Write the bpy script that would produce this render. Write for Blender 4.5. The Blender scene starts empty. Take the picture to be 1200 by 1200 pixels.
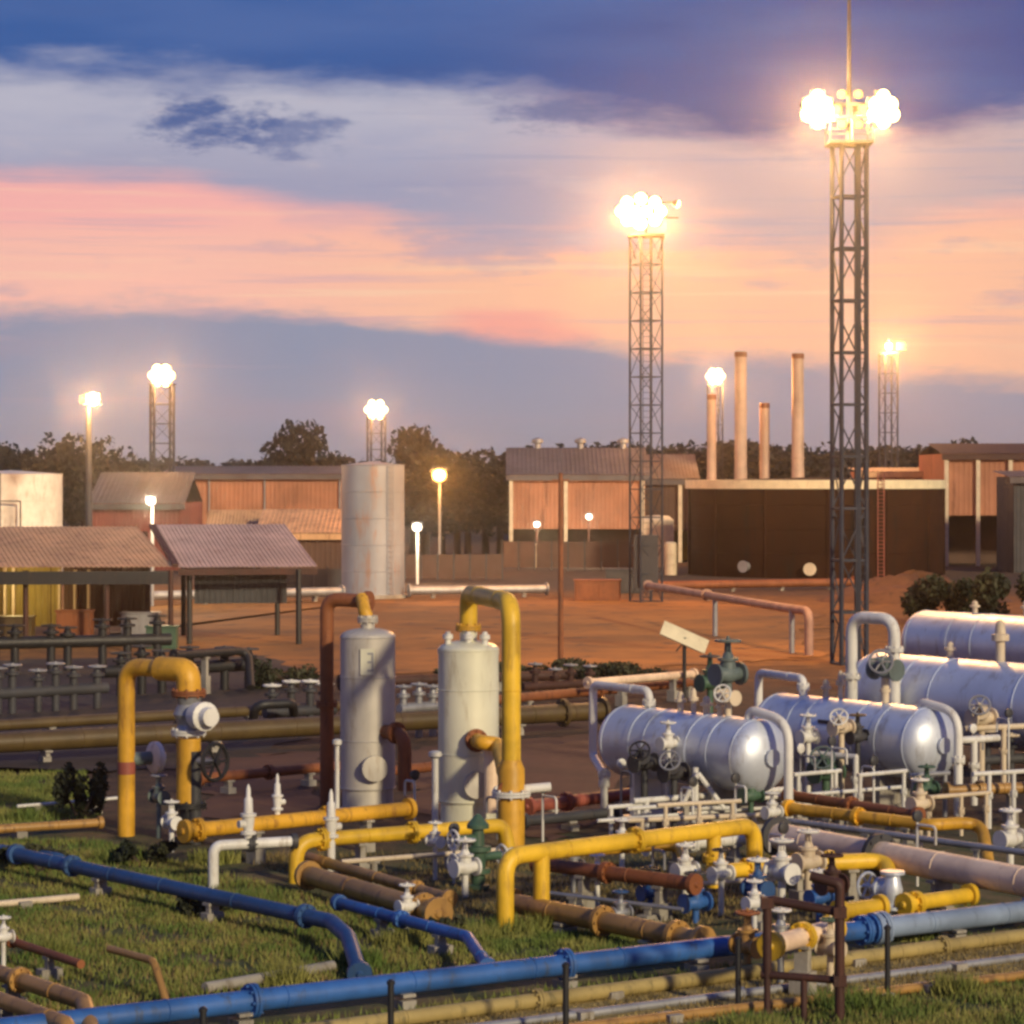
import bpy, bmesh, math, random
import numpy as np
from mathutils import Vector, Matrix
random.seed(7)
R = math.radians
sc = bpy.context.scene
COL = sc.collection

# ------------------------------------------------------------------ camera
FPX, HZN, EYE = 3200.0, 560.0, 8.0          # focal length and horizon in photo pixels (1200 wide), eye height
cam = bpy.data.cameras.new('camera'); cam_o = bpy.data.objects.new('camera', cam); COL.objects.link(cam_o)
cam_o.location = (0, 0, EYE); cam_o.rotation_euler = (R(90), 0, 0)
cam.sensor_width = 36; cam.lens = 36 * FPX / 1200; cam.shift_y = (HZN - 600) / 1200
cam.clip_start = 0.5; cam.clip_end = 12000
sc.camera = cam_o

# ------------------------------------------------------------------ exposure
sc.view_settings.view_transform = 'Standard'; sc.view_settings.look = 'None'
sc.view_settings.exposure = 0.0; sc.view_settings.gamma = 1.0
sc.render.engine = 'CYCLES'
sc.cycles.use_denoising = True
sc.cycles.max_bounces = 6; sc.cycles.diffuse_bounces = 3; sc.cycles.glossy_bounces = 3
sc.cycles.filter_width = 2.9

def lin(c):
    return tuple(((v / 255) / 12.92 if v / 255 <= .04045 else ((v / 255 + .055) / 1.055) ** 2.4) for v in c) + (1,)

HAZE, HAZE_G = .00024, .95
# ------------------------------------------------------------------ sun
SUN_AZ, SUN_EL = 33, 21        # degrees to the right of straight behind the camera, height
sun = bpy.data.lights.new('sun', 'SUN'); sun_o = bpy.data.objects.new('sun', sun); COL.objects.link(sun_o)
sun.energy = 3.2; sun.angle = R(4); sun.color = (1, .83, .54)
sd = Vector((math.sin(R(SUN_AZ)) * math.cos(R(SUN_EL)), -math.cos(R(SUN_AZ)) * math.cos(R(SUN_EL)), math.sin(R(SUN_EL))))
sun_o.rotation_euler = sd.to_track_quat('Z', 'Y').to_euler()

# ------------------------------------------------------------------ world
world = bpy.data.worlds.new('World'); sc.world = world; world.use_nodes = True
W = world.node_tree; W.nodes.clear()
def wn(t, **kw):
    n = W.nodes.new(t)
    for k, v in kw.items(): setattr(n, k, v)
    return n
def wlink(a, b): W.links.new(a, b)
def wmath(op, a, b=None, c=None, clamp=False):
    n = wn('ShaderNodeMath', operation=op, use_clamp=clamp)
    for i, v in enumerate((a, b, c)):
        if v is None: continue
        if hasattr(v, 'is_linked'): wlink(v, n.inputs[i])
        else: n.inputs[i].default_value = v
    return n.outputs[0]
def wmix(f, a, b):
    n = wn('ShaderNodeMix', data_type='RGBA')
    for i, v in ((0, f), (6, a), (7, b)):
        if hasattr(v, 'is_linked'): wlink(v, n.inputs[i])
        else: n.inputs[i].default_value = v
    return n.outputs[2]
def wstep(x, lo, hi):
    n = wn('ShaderNodeMapRange', interpolation_type='SMOOTHSTEP'); wlink(x, n.inputs[0])
    n.inputs[1].default_value = lo; n.inputs[2].default_value = hi
    return n.outputs[0]
tc = wn('ShaderNodeTexCoord'); sep = wn('ShaderNodeSeparateXYZ'); wlink(tc.outputs['Generated'], sep.inputs[0])
az = wmath('ARCTAN2', sep.outputs[0], sep.outputs[1]); el = wmath('ARCSINE', sep.outputs[2])
S = wmath('MULTIPLY_ADD', az, 3200., 600.)       # bearing and height of the sky in 1/3200 rad
T = wmath('MULTIPLY', el, 3200.)
def wnoise(sx, sy, scale, detail=5, rough=.55, off=0.):
    cb = wn('ShaderNodeCombineXYZ'); wlink(wmath('MULTIPLY', S, 1 / sx), cb.inputs[0]); wlink(wmath('MULTIPLY', T, 1 / sy), cb.inputs[1]); cb.inputs[2].default_value = off
    n = wn('ShaderNodeTexNoise'); wlink(cb.outputs[0], n.inputs['Vector']); n.inputs['Scale'].default_value = scale
    n.inputs['Detail'].default_value = detail; n.inputs['Roughness'].default_value = rough
    return wmath('SUBTRACT', n.outputs[0], .5)
def curve(pts):                     # piecewise height of a cloud edge against bearing
    m = wn('ShaderNodeMapRange'); wlink(S, m.inputs[0]); m.inputs[1].default_value = -600; m.inputs[2].default_value = 1800
    r = wn('ShaderNodeValToRGB'); r.color_ramp.interpolation = 'EASE'
    e = r.color_ramp.elements
    while len(e) > 1: e.remove(e[-1])
    for i, (s, t) in enumerate(pts):
        q = e[0] if i == 0 else e.new((s + 600) / 2400)
        q.position = (s + 600) / 2400; v = t / 600; q.color = (v, v, v, 1)
    wlink(m.outputs[0], r.inputs[0])
    return wmath('MULTIPLY', r.outputs[0], 600.)
nA = wnoise(420, 90, 1.0, 6, .55, 3.1); nB = wnoise(160, 40, 1.0, 6, .6, 9.7); nC = wnoise(700, 120, 1.0, 4, .5, 21.); nD = wnoise(60, 22, 1.0, 7, .65, 33.)
nE = wnoise(520, 16, 1.0, 6, .6, 51.); sR = wstep(S, 420, 1050)
# low grey-blue bank
low = wmix(wstep(T, 0, 150), lin((162, 160, 174)), lin((136, 147, 174)))
low = wmix(wmath('MULTIPLY', wstep(nA, -.02, .2), .45), low, lin((168, 152, 168)))
low = wmix(wmath('MULTIPLY', sR, .35), low, lin((186, 164, 168)))
# peach / pink band
pk = wmix(wstep(S, 200, 620), lin((252, 190, 172)), lin((255, 194, 160)))
pk = wmix(wstep(wmath('ADD', T, wmath('MULTIPLY', nA, 120.)), 255, 320), pk, lin((250, 178, 172)))
pk = wmix(wmath('MULTIPLY', wstep(wmath('ADD', nB, wmath('MULTIPLY', nC, .7)), .03, .2), .62), pk, lin((200, 166, 176)))
pk = wmix(wmath('MULTIPLY', wstep(nE, .03, .2), .6), pk, lin((214, 170, 178)))
pk = wmix(wmath('MULTIPLY', wstep(nE, -.03, -.2), .5), pk, lin((255, 214, 178)))
d1 = wmath('ADD', wmath('POWER', wmath('DIVIDE', wmath('SUBTRACT', S, 590.), 110.), 2.), wmath('POWER', wmath('DIVIDE', wmath('SUBTRACT', T, 168.), 32.), 2.))
pk = wmix(wmath('MULTIPLY', wstep(wmath('ADD', d1, wmath('MULTIPLY', nB, 2.)), 1.3, .1), .6), pk, lin((250, 152, 150)))
b1 = curve([(-600, 150), (0, 180), (250, 198), (480, 178), (600, 158), (800, 136), (1000, 128), (1200, 96), (1800, 120)])
m1 = wstep(wmath('SUBTRACT', wmath('ADD', T, wmath('ADD', wmath('MULTIPLY', nA, 70.), wmath('ADD', wmath('MULTIPLY', nB, 46.), wmath('MULTIPLY', nD, 22.)))), b1), -14, 20)
low = wmix(wmath('MULTIPLY', wstep(nE, .04, .2), .3), low, lin((176, 158, 170)))
colr = wmix(m1, low, pk)
# lilac band
li = wmix(wstep(wmath('ADD', T, wmath('MULTIPLY', nA, 160.)), 330, 440), lin((160, 160, 186)), lin((186, 184, 200)))
li = wmix(wmath('MULTIPLY', sR, .6), li, lin((226, 186, 170)))
li = wmix(wmath('MULTIPLY', wstep(nA, .0, .2), .5), li, lin((150, 154, 186)))
li = wmix(wmath('MULTIPLY', wstep(nB, .04, .22), .35), li, lin((212, 196, 196)))
li = wmix(wmath('MULTIPLY', wstep(nE, .02, .2), .4), li, lin((146, 150, 184)))
b2 = curve([(-600, 330), (0, 338), (200, 334), (400, 296), (600, 266), (760, 282), (950, 262), (1200, 300), (1800, 300)])
m2 = wstep(wmath('SUBTRACT', wmath('ADD', T, wmath('ADD', wmath('MULTIPLY', nA, 70.), wmath('ADD', wmath('MULTIPLY', nB, 44.), wmath('MULTIPLY', nE, 40.)))), b2), -22, 34)
colr = wmix(m2, colr, li)
# dark blue bank, on up to the zenith
bl = wmix(wstep(S, 450, 1150), lin((50, 90, 156)), lin((76, 86, 144)))
bl = wmix(wmath('MULTIPLY', wstep(nC, -.05, .2), .6), bl, lin((84, 110, 168)))
bl = wmix(wmath('MULTIPLY', wstep(nA, .0, .25), .5), bl, lin((52, 76, 136)))
bl = wmix(wmath('MULTIPLY', wstep(T, 560, 2200), .8), bl, lin((58, 84, 150)))
b3 = curve([(-600, 440), (0, 462), (300, 466), (520, 455), (620, 448), (760, 420), (900, 396), (1050, 392), (1200, 412), (1800, 430)])
m3 = wstep(wmath('SUBTRACT', wmath('ADD', T, wmath('ADD', wmath('MULTIPLY', wmath('ADD', nA, wmath('MULTIPLY', nB, .7)), 80.), wmath('MULTIPLY', nD, 26.))), b3), -30, 28)
colr = wmix(m3, colr, bl)
# three torn dark scraps of cloud
for cs, ct, rs, rt, k in ((245, 412, 66, 30, .95), (350, 398, 52, 24, .7), (655, 428, 66, 22, .75)):
    dd = wmath('ADD', wmath('POWER', wmath('DIVIDE', wmath('SUBTRACT', S, float(cs)), float(rs)), 2.), wmath('POWER', wmath('DIVIDE', wmath('SUBTRACT', T, float(ct)), float(rt)), 2.))
    mk = wstep(wmath('ADD', wmath('MULTIPLY', dd, .55), wmath('ADD', wmath('MULTIPLY', nD, 4.2), wmath('MULTIPLY', nB, 1.5))), 1.05, -.35)
    colr = wmix(wmath('MULTIPLY', mk, k), colr, lin((72, 96, 152)))
sky = wn('ShaderNodeTexSky', sky_type='NISHITA'); sky.sun_disc = False
sky.sun_elevation = R(SUN_EL); sky.sun_rotation = R(180 - SUN_AZ)
bgS = wn('ShaderNodeBackground'); wlink(sky.outputs[0], bgS.inputs[0]); bgS.inputs[1].default_value = .05
bgC = wn('ShaderNodeBackground'); wlink(colr, bgC.inputs[0]); bgC.inputs[1].default_value = 1.0
mx = wn('ShaderNodeMixShader'); mx.inputs[0].default_value = .96
wlink(bgS.outputs[0], mx.inputs[1]); wlink(bgC.outputs[0], mx.inputs[2])
wo = wn('ShaderNodeOutputWorld'); wlink(mx.outputs[0], wo.inputs[0])

# ------------------------------------------------------------------ materials
MAT = {}
def nodes(name):
    m = bpy.data.materials.new(name); m.use_nodes = True
    nt = m.node_tree; b = nt.nodes['Principled BSDF']
    MAT[name] = m
    return m, nt, b
def mnoise(nt, vec, scale, detail=4, rough=.6):
    n = nt.nodes.new('ShaderNodeTexNoise'); nt.links.new(vec, n.inputs['Vector'])
    n.inputs['Scale'].default_value = scale; n.inputs['Detail'].default_value = detail; n.inputs['Roughness'].default_value = rough
    return n.outputs[0]
def mstep(nt, x, lo, hi):
    n = nt.nodes.new('ShaderNodeMapRange'); n.interpolation_type = 'SMOOTHSTEP'; nt.links.new(x, n.inputs[0])
    n.inputs[1].default_value = lo; n.inputs[2].default_value = hi
    return n.outputs[0]
def mmix(nt, f, a, b):
    n = nt.nodes.new('ShaderNodeMix'); n.data_type = 'RGBA'
    for i, v in ((0, f), (6, a), (7, b)):
        if hasattr(v, 'is_linked'): nt.links.new(v, n.inputs[i])
        else: n.inputs[i].default_value = v if not isinstance(v, tuple) or len(v) == 4 else v + (1,)
    return n.outputs[2]
def mmath(nt, op, a, b):
    n = nt.nodes.new('ShaderNodeMath'); n.operation = op
    for i, v in ((0, a), (1, b)):
        if hasattr(v, 'is_linked'): nt.links.new(v, n.inputs[i])
        else: n.inputs[i].default_value = v
    return n.outputs[0]
def worldpos(nt, stretch=None):
    g = nt.nodes.new('ShaderNodeNewGeometry').outputs['Position']
    if stretch:
        mp = nt.nodes.new('ShaderNodeMapping'); nt.links.new(g, mp.inputs[0]); mp.inputs['Scale'].default_value = stretch
        return mp.outputs[0]
    return g
def paint(name, c, wear=(.10, .05, .025), amt=.35, rough=.42, metal=0., scale=2.2, var=.22, bump=.15, streak=True):
    """worn paint: slow colour drift, rust or dirt patches, rain streaks"""
    m, nt, b = nodes(name)
    p = worldpos(nt); ps = worldpos(nt, (1, 1, .18)) if streak else p
    dark = tuple(v * (1 - var) for v in c); lite = tuple(min(1, v * (1 + var * .7)) for v in c)
    base = mmix(nt, mstep(nt, mnoise(nt, p, scale * .45, 3), .3, .7), dark, lite)
    patch = mmath(nt, 'MULTIPLY', mstep(nt, mnoise(nt, ps, scale * 2.4, 9, .72), .52, .66), min(1, amt * 1.45))
    colr = mmix(nt, patch, base, wear)
    nt.links.new(colr, b.inputs['Base Color'])
    b.inputs['Metallic'].default_value = metal
    rn = nt.nodes.new('ShaderNodeMapRange'); nt.links.new(mnoise(nt, p, scale * 3, 5), rn.inputs[0])
    rn.inputs[3].default_value = rough * .75; rn.inputs[4].default_value = min(1, rough * 1.4); nt.links.new(rn.outputs[0], b.inputs['Roughness'])
    if bump:
        bp = nt.nodes.new('ShaderNodeBump'); bp.inputs['Strength'].default_value = bump; bp.inputs['Distance'].default_value = .02
        nt.links.new(mnoise(nt, p, scale * 6, 5), bp.inputs['Height']); nt.links.new(bp.outputs[0], b.inputs['Normal'])
    return m
YEL = paint('yellow_paint', (.68, .36, .028), (.24, .10, .03), .45, .46, var=.28)
YEL2 = paint('bright_yellow_paint', (.78, .48, .03), (.30, .15, .04), .32, .42, var=.26)
OCH = paint('ochre_paint', (.40, .22, .06), (.14, .07, .03), .5)
OLV = paint('olive_paint', (.11, .072, .025), (.09, .05, .03), .5)
RUST = paint('rust_primer', (.26, .085, .028), (.10, .035, .02), .5, .6)
DRUST = paint('dark_rust', (.055, .02, .014), (.10, .03, .015), .4, .65)
BLUE = paint('blue_paint', (.035, .125, .38), (.05, .07, .11), .5, .45, var=.28)
PBLUE = paint('faded_blue_paint', (.24, .31, .43), (.11, .14, .18), .4, .45)
DBLUE = paint('dull_blue_paint', (.03, .085, .22), (.03, .05, .08), .45, .45)
PINK = paint('salmon_paint', (.92, .66, .46), (.5, .32, .2), .3, .5)
RED = paint('red_oxide_paint', (.33, .09, .06), (.12, .05, .03), .4, .5)
WHT = paint('white_paint', (.74, .72, .66), (.32, .24, .16), .35, .45, var=.12)
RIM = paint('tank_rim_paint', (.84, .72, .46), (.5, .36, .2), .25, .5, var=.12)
CRM = paint('cream_paint', (.66, .54, .38), (.34, .22, .12), .35, .55, var=.14)
GRN = paint('green_paint', (.06, .12, .075), (.05, .05, .03), .3, .45)
TEAL = paint('teal_paint', (.13, .17, .165), (.06, .07, .06), .3, .45)
BLK = paint('black_paint', (.018, .018, .02), (.05, .035, .025), .35, .5)
DGRY = paint('dark_grey_paint', (.05, .05, .055), (.07, .05, .04), .35, .55)
GALV = paint('galvanised_steel', (.36, .36, .37), (.18, .15, .13), .3, .5, .5, 3, .18)
STEEL = paint('tower_steel', (.032, .038, .06), (.045, .028, .022), .35, .6, .2)
SILV = paint('aluminium_paint', (.66, .71, .80), (.28, .24, .19), .34, .4, .4, 1.1, .14, .12)
SILV2 = paint('pale_vessel_paint', (.80, .78, .60), (.42, .34, .2), .3, .33, .15, 1.2, .12, .08)
SILV3 = paint('dull_vessel_paint', (.58, .54, .47), (.30, .23, .15), .4, .4, .2, 1.2, .15, .08)
CONC = paint('concrete', (.34, .31, .26), (.16, .13, .09), .5, .9, 0, 1.6, .25, .5)
TANP = paint('tan_paint', (.37, .28, .10), (.16, .13, .05), .6, .6)
DPINK = paint('dull_pink_paint', (.36, .22, .17), (.2, .11, .08), .4, .6)
BARK = paint('bark', (.06, .04, .028), (.03, .02, .015), .5, .95)
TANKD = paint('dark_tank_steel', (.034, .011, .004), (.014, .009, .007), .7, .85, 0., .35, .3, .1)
TANKS = paint('weathered_tank_steel', (.31, .33, .37), (.36, .19, .11), .5, .5, .2, .5, .15, .1)
CHIM = paint('stack_cladding', (.60, .40, .28), (.34, .20, .13), .35, .55, .1, .8)
WALLP = paint('pink_cladding', (.42, .18, .10), (.22, .09, .05), .5, .75, 0, .5)
WALLR = paint('red_cladding', (.22, .06, .045), (.16, .05, .035), .45, .8, 0, .6)
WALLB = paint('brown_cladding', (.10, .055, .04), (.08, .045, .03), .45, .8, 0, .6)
WALLY = paint('yellow_panel', (.38, .30, .08), (.2, .14, .05), .35, .7, 0, .8)
ROOFG = paint('grey_roof_sheet', (.12, .10, .10), (.10, .06, .05), .4, .6, .1, .5)
ROOFO = paint('orange_roof_sheet', (.62, .38, .20), (.22, .09, .05), .5, .6, .1, .7)
ROOFP = paint('pale_roof_sheet', (.54, .40, .34), (.28, .15, .10), .4, .55, .1, .7)
PLASTIC = paint('green_canvas', (.10, .16, .06), (.06, .07, .04), .3, .8)

def lamp_mat(name, c, s):
    m, nt, b = nodes(name); nt.nodes.remove(b)
    e = nt.nodes.new('ShaderNodeEmission'); e.inputs[0].default_value = c + (1,); e.inputs[1].default_value = s
    nt.links.new(e.outputs[0], nt.nodes['Material Output'].inputs[0])
    m.cycles.emission_sampling = 'NONE'
    return m
LENS = lamp_mat('floodlight_lens', (1, .74, .30), 12)
LENSY = lamp_mat('amber_floodlight_lens', (1, .60, .14), 3.2)
LENSW = lamp_mat('distant_floodlight_lens', (1, .76, .38), 9)
LENSO = lamp_mat('sodium_lens', (1, .55, .14), 9)
LENSP = lamp_mat('white_lens', (1, .9, .75), 4)

def foliage(name, a, bcol):
    m, nt, b = nodes(name)
    p = worldpos(nt)
    colr = mmix(nt, mstep(nt, mnoise(nt, p, .7, 3), .35, .65), a, bcol)
    nt.links.new(colr, b.inputs['Base Color']); b.inputs['Roughness'].default_value = .75
    return m
LEAF = foliage('dark_leaves', (.004, .006, .004), (.010, .011, .007))
LEAF2 = foliage('bush_leaves', (.014, .022, .010), (.05, .052, .02))
GRASS = foliage('grass_blades', (.10, .16, .026), (.26, .25, .06))
DRYG = foliage('dry_grass_blades', (.16, .12, .04), (.25, .18, .07))

def ground_mat():
    m, nt, b = nodes('ground_soil')
    p = worldpos(nt); g = nt.nodes.new('ShaderNodeSeparateXYZ'); nt.links.new(p, g.inputs[0])
    n1 = mnoise(nt, p, .11, 4); n2 = mnoise(nt, p, .9, 6, .7); n3 = mnoise(nt, p, 7, 6, .7)
    y = mmath(nt, 'ADD', g.outputs[1], mmath(nt, 'MULTIPLY', mmath(nt, 'SUBTRACT', n1, .5), 34.))
    near = mmix(nt, mstep(nt, n2, .42, .6), (.075, .09, .024), (.17, .125, .05))
    mid = mmix(nt, mstep(nt, n2, .38, .64), (.028, .016, .010), (.085, .042, .02))
    yard = mmix(nt, mstep(nt, n2, .36, .66), (.12, .05, .012), (.26, .115, .018))
    far = mmix(nt, mstep(nt, n2, .4, .62), (.06, .034, .02), (.11, .06, .033))
    c = mmix(nt, mstep(nt, y, 58, 66), near, mid)
    c = mmix(nt, mstep(nt, y, 104, 118), c, yard)
    c = mmix(nt, mstep(nt, y, 176, 205), c, far)
    c = mmix(nt, mmath(nt, 'MULTIPLY', mstep(nt, n3, .5, .75), .5), c, (.06, .045, .03))
    nt.links.new(c, b.inputs['Base Color']); b.inputs['Roughness'].default_value = .95
    bp = nt.nodes.new('ShaderNodeBump'); bp.inputs['Strength'].default_value = .8; bp.inputs['Distance'].default_value = .08
    nt.links.new(n3, bp.inputs['Height']); nt.links.new(bp.outputs[0], b.inputs['Normal'])
    return m
GROUND = ground_mat()
GRAV = paint('gravel', (.34, .25, .085), (.13, .115, .04), .75, .95, 0, 4, .3, .9, False)
DIRT = paint('orange_dirt', (.25, .105, .016), (.06, .028, .014), .85, .95, 0, .2, .4, .7, False)
TANKD.node_tree.nodes['Principled BSDF'].inputs['Specular IOR Level'].default_value = .15
MOUND = paint('mound_soil', (.11, .05, .022), (.05, .026, .015), .8, .95, 0, .9, .35, .9, False)
REDD = paint('red_brown_dirt', (.095, .038, .02), (.08, .04, .025), .6, .95, 0, .7, .3, .7, False)

# ------------------------------------------------------------------ mesh building
ORG = {}
class MB:
    def __init__(s): s.v = []; s.f = []
    def add(s, vs, fs):
        k = len(s.v); s.v += [Vector(x) for x in vs]; s.f += [tuple(i + k for i in f) for f in fs]; return s
    def box(s, c, size, rot=None):
        h = Vector(size) / 2; c = Vector(c)
        vs = [Vector((x, y, z)) for x in (-h.x, h.x) for y in (-h.y, h.y) for z in (-h.z, h.z)]
        if rot is not None:
            M = rot if isinstance(rot, Matrix) else Matrix.Rotation(rot, 3, 'Z'); vs = [M @ v for v in vs]
        return s.add([c + v for v in vs], [(0, 1, 3, 2), (4, 6, 7, 5), (0, 4, 5, 1), (2, 3, 7, 6), (0, 2, 6, 4), (1, 5, 7, 3)])
    def bar(s, a, b, w, h=None):
        a, b = Vector(a), Vector(b); d = (b - a); L = d.length
        M = d.to_track_quat('X', 'Z').to_matrix()
        return s.box((a + b) / 2, (L, w, h or w), M)
    def ring(s, c, ax, r, seg):
        q = Vector(ax).to_track_quat('Z', 'Y').to_matrix()
        return [Vector(c) + q @ Vector((r * math.cos(2 * math.pi * i / seg), r * math.sin(2 * math.pi * i / seg), 0)) for i in range(seg)]
    def lathe(s, o, ax, prof, seg=20):
        """prof: (distance along axis, radius) pairs"""
        o = Vector(o); ax = Vector(ax).normalized(); k = len(s.v)
        for (t, r) in prof: s.v += s.ring(o + ax * t, ax, max(r, 1e-4), seg)
        for j in range(len(prof) - 1):
            for i in range(seg):
                a = k + j * seg + i; b = k + j * seg + (i + 1) % seg
                s.f.append((a, b, b + seg, a + seg))
        s.f.append(tuple(range(k + seg - 1, k - 1, -1))); e = k + (len(prof) - 1) * seg
        s.f.append(tuple(range(e, e + seg)))
        return s
    def cyl(s, a, b, r, r2=None, seg=12):
        a, b = Vector(a), Vector(b)
        return s.lathe(a, b - a, [(0, r), ((b - a).length, r if r2 is None else r2)], seg)
    def tube(s, pts, r, bend=None, seg=14):
        pts = [Vector(p) for p in pts]; bend = bend or r * 3; path = [pts[0]]
        for i in range(1, len(pts) - 1):
            p, a, b = pts[i], pts[i - 1], pts[i + 1]
            da, db = (a - p).normalized(), (b - p).normalized()
            ang = da.angle(db)
            if ang > 3.05: path.append(p); continue
            t = min(bend / math.tan(ang / 2), (a - p).length * .49, (b - p).length * .49)
            p0, p1 = p + da * t, p + db * t
            n = 7
            for k in range(n + 1):
                u = k / n; path.append(p0 * (1 - u) ** 2 + p * 2 * u * (1 - u) + p1 * u * u)
        path.append(pts[-1])
        k0 = len(s.v); tan = (path[1] - path[0]).normalized(); q = tan.to_track_quat('Z', 'Y').to_matrix()
        n1 = q @ Vector((1, 0, 0))
        for i, p in enumerate(path):
            if i == 0: t = tan
            elif i == len(path) - 1: t = (path[i] - path[i - 1]).normalized()
            else: t = ((path[i] - path[i - 1]).normalized() + (path[i + 1] - path[i]).normalized()).normalized()
            n1 = (n1 - t * n1.dot(t)).normalized(); n2 = t.cross(n1)
            rr = r[0] + (r[1] - r[0]) * i / (len(path) - 1) if isinstance(r, tuple) else r
            s.v += [p + (n1 * math.cos(2 * math.pi * j / seg) + n2 * math.sin(2 * math.pi * j / seg)) * rr for j in range(seg)]
        for i in range(len(path) - 1):
            for j in range(seg):
                a = k0 + i * seg + j; b = k0 + i * seg + (j + 1) % seg
                s.f.append((a, b, b + seg, a + seg))
        s.f.append(tuple(range(k0 + seg - 1, k0 - 1, -1))); e = k0 + (len(path) - 1) * seg
        s.f.append(tuple(range(e, e + seg)))
        return s
    def torus(s, c, ax, R_, r, n=20, m=7):
        q = Vector(ax).to_track_quat('Z', 'Y').to_matrix(); c = Vector(c); k = len(s.v)
        for i in range(n):
            a = 2 * math.pi * i / n
            for j in range(m):
                b = 2 * math.pi * j / m; rr = R_ + r * math.cos(b)
                s.v.append(c + q @ Vector((rr * math.cos(a), rr * math.sin(a), r * math.sin(b))))
        for i in range(n):
            for j in range(m):
                s.f.append((k + i * m + j, k + ((i + 1) % n) * m + j, k + ((i + 1) % n) * m + (j + 1) % m, k + i * m + (j + 1) % m))
        return s
    def mesh(s, name, mat, org=(0, 0, 0), sharp=38):
        me = bpy.data.meshes.new(name); o = Vector(org)
        me.from_pydata([v - o for v in s.v], [], s.f); me.materials.append(mat)
        me.polygons.foreach_set('use_smooth', [True] * len(me.polygons)); me.set_sharp_from_angle(angle=R(sharp)); me.update()
        return me
    def build(s, name, mat, parent=None, org=None, sharp=38):
        if org is None: org = ORG[parent.name] if parent else Vector((0, 0, 0))
        o = bpy.data.objects.new(name, s.mesh(name, mat, org, sharp)); COL.objects.link(o)
        if parent: o.parent = parent
        else: o.location = org
        ORG[o.name] = Vector(org)
        return o
def tag(o, label=None, cat=None, group=None, kind=None):
    for k, v in (('label', label), ('category', cat), ('group', group), ('kind', kind)):
        if v: o[k] = v
    return o
def thing(name, label, cat, loc, group=None):
    o = bpy.data.objects.new(name, None); COL.objects.link(o); o.empty_display_size = .2
    o.location = loc; ORG[o.name] = Vector(loc)
    return tag(o, label, cat, group)
def link_part(name, me, parent, loc=(0, 0, 0), rot=(0, 0, 0), scale=(1, 1, 1)):
    o = bpy.data.objects.new(name, me); COL.objects.link(o); o.parent = parent
    o.location = loc; o.rotation_euler = rot; o.scale = scale
    ORG[o.name] = ORG[parent.name]
    return o
def copy_tree(o, parent=None):
    c = o.copy(); COL.objects.link(c)
    if parent: c.parent = parent
    for ch in list(o.children): copy_tree(ch, c)
    return c

def g(px, py, z=0.):
    """the point at height z that lies on the sight line measured at (px, py) in the survey of the photograph"""
    Y = (EYE - z) * FPX / (py - HZN); return Vector(((px - 600) * Y / FPX, Y, z))
def at(px, Y, z=0.): return Vector(((px - 600) * Y / FPX, Y, z))
def zat(py, Y): return EYE - (py - HZN) * Y / FPX
def lerp(a, b, t): return Vector(a) * (1 - t) + Vector(b) * t
U = Vector((math.cos(R(36)), math.sin(R(36)), 0)); V = Vector((math.cos(R(-54)), math.sin(R(-54)), 0)); Zv = Vector((0, 0, 1))
def flat(p): return Vector((p[0], p[1], 0))

# ------------------------------------------------------------------ setting
def struct(name, mb, mat, **kw):
    return tag(mb.build(name, mat, **kw), kind='structure')
me = bpy.data.meshes.new('ground')
xs = [-1200, -400] + list(range(-150, 151, 10)) + [400, 1200]; ys = [-100, -20] + list(range(20, 320, 10)) + [500, 2280]
vs = []
for y in ys:
    for x in xs: vs.append((x, y, random.uniform(-.03, .0) if abs(x) < 160 and 20 <= y < 320 else -.02))
nx = len(xs)
me.from_pydata(vs, [], [(j * nx + i, j * nx + i + 1, (j + 1) * nx + i + 1, (j + 1) * nx + i) for j in range(len(ys) - 1) for i in range(nx - 1)])
me.materials.append(GROUND); go = bpy.data.objects.new('ground', me); COL.objects.link(go); go['kind'] = 'structure'

def patch(name, poly, mat, z=.004, sub=14, jit=.25):
    """an irregular sheet of soil: outline given on the ground, edges broken up"""
    pts = [Vector(p) for p in poly]; out = []
    for i, p in enumerate(pts):
        q = pts[(i + 1) % len(pts)]
        for k in range(sub):
            w = lerp(p, q, k / sub); d = jit * (0 if k == 0 else 1)
            out.append((w.x + random.uniform(-d, d), w.y + random.uniform(-d, d), z))
    mb = MB(); mb.add(out, [tuple(range(len(out)))])
    return struct(name, mb, mat)
patch('gravel_path', [g(330, 1228), g(800, 1148), g(1290, 1082), g(1290, 1128), g(1060, 1165), g(740, 1215)], GRAV, .006, 20, .15)
patch('dirt_yard', [g(140, 738), g(330, 706), g(560, 704), g(800, 702), g(960, 720), g(960, 770), g(700, 786), g(420, 792), g(150, 765)], DIRT, .006, 16, 1.2)
DSOIL = paint('dark_soil', (.022, .018, .016), (.05, .03, .02), .5, .85, 0, .8, .3, .6, False)
patch('dark_ground', [g(-60, 775), g(320, 768), g(380, 820), g(330, 892), g(130, 905), g(-60, 900)], DSOIL, .008, 16, .6)  # dark soil sheet, darkens the ground around the left manifolds
patch('bare_earth', [g(470, 880), g(720, 858), g(720, 960), g(640, 985), g(480, 950)], REDD, .006, 14, .4)
patch('bare_soil', [g(240, 890), g(380, 880), g(380, 950), g(240, 960)], REDD, .010, 14, .4)

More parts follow.
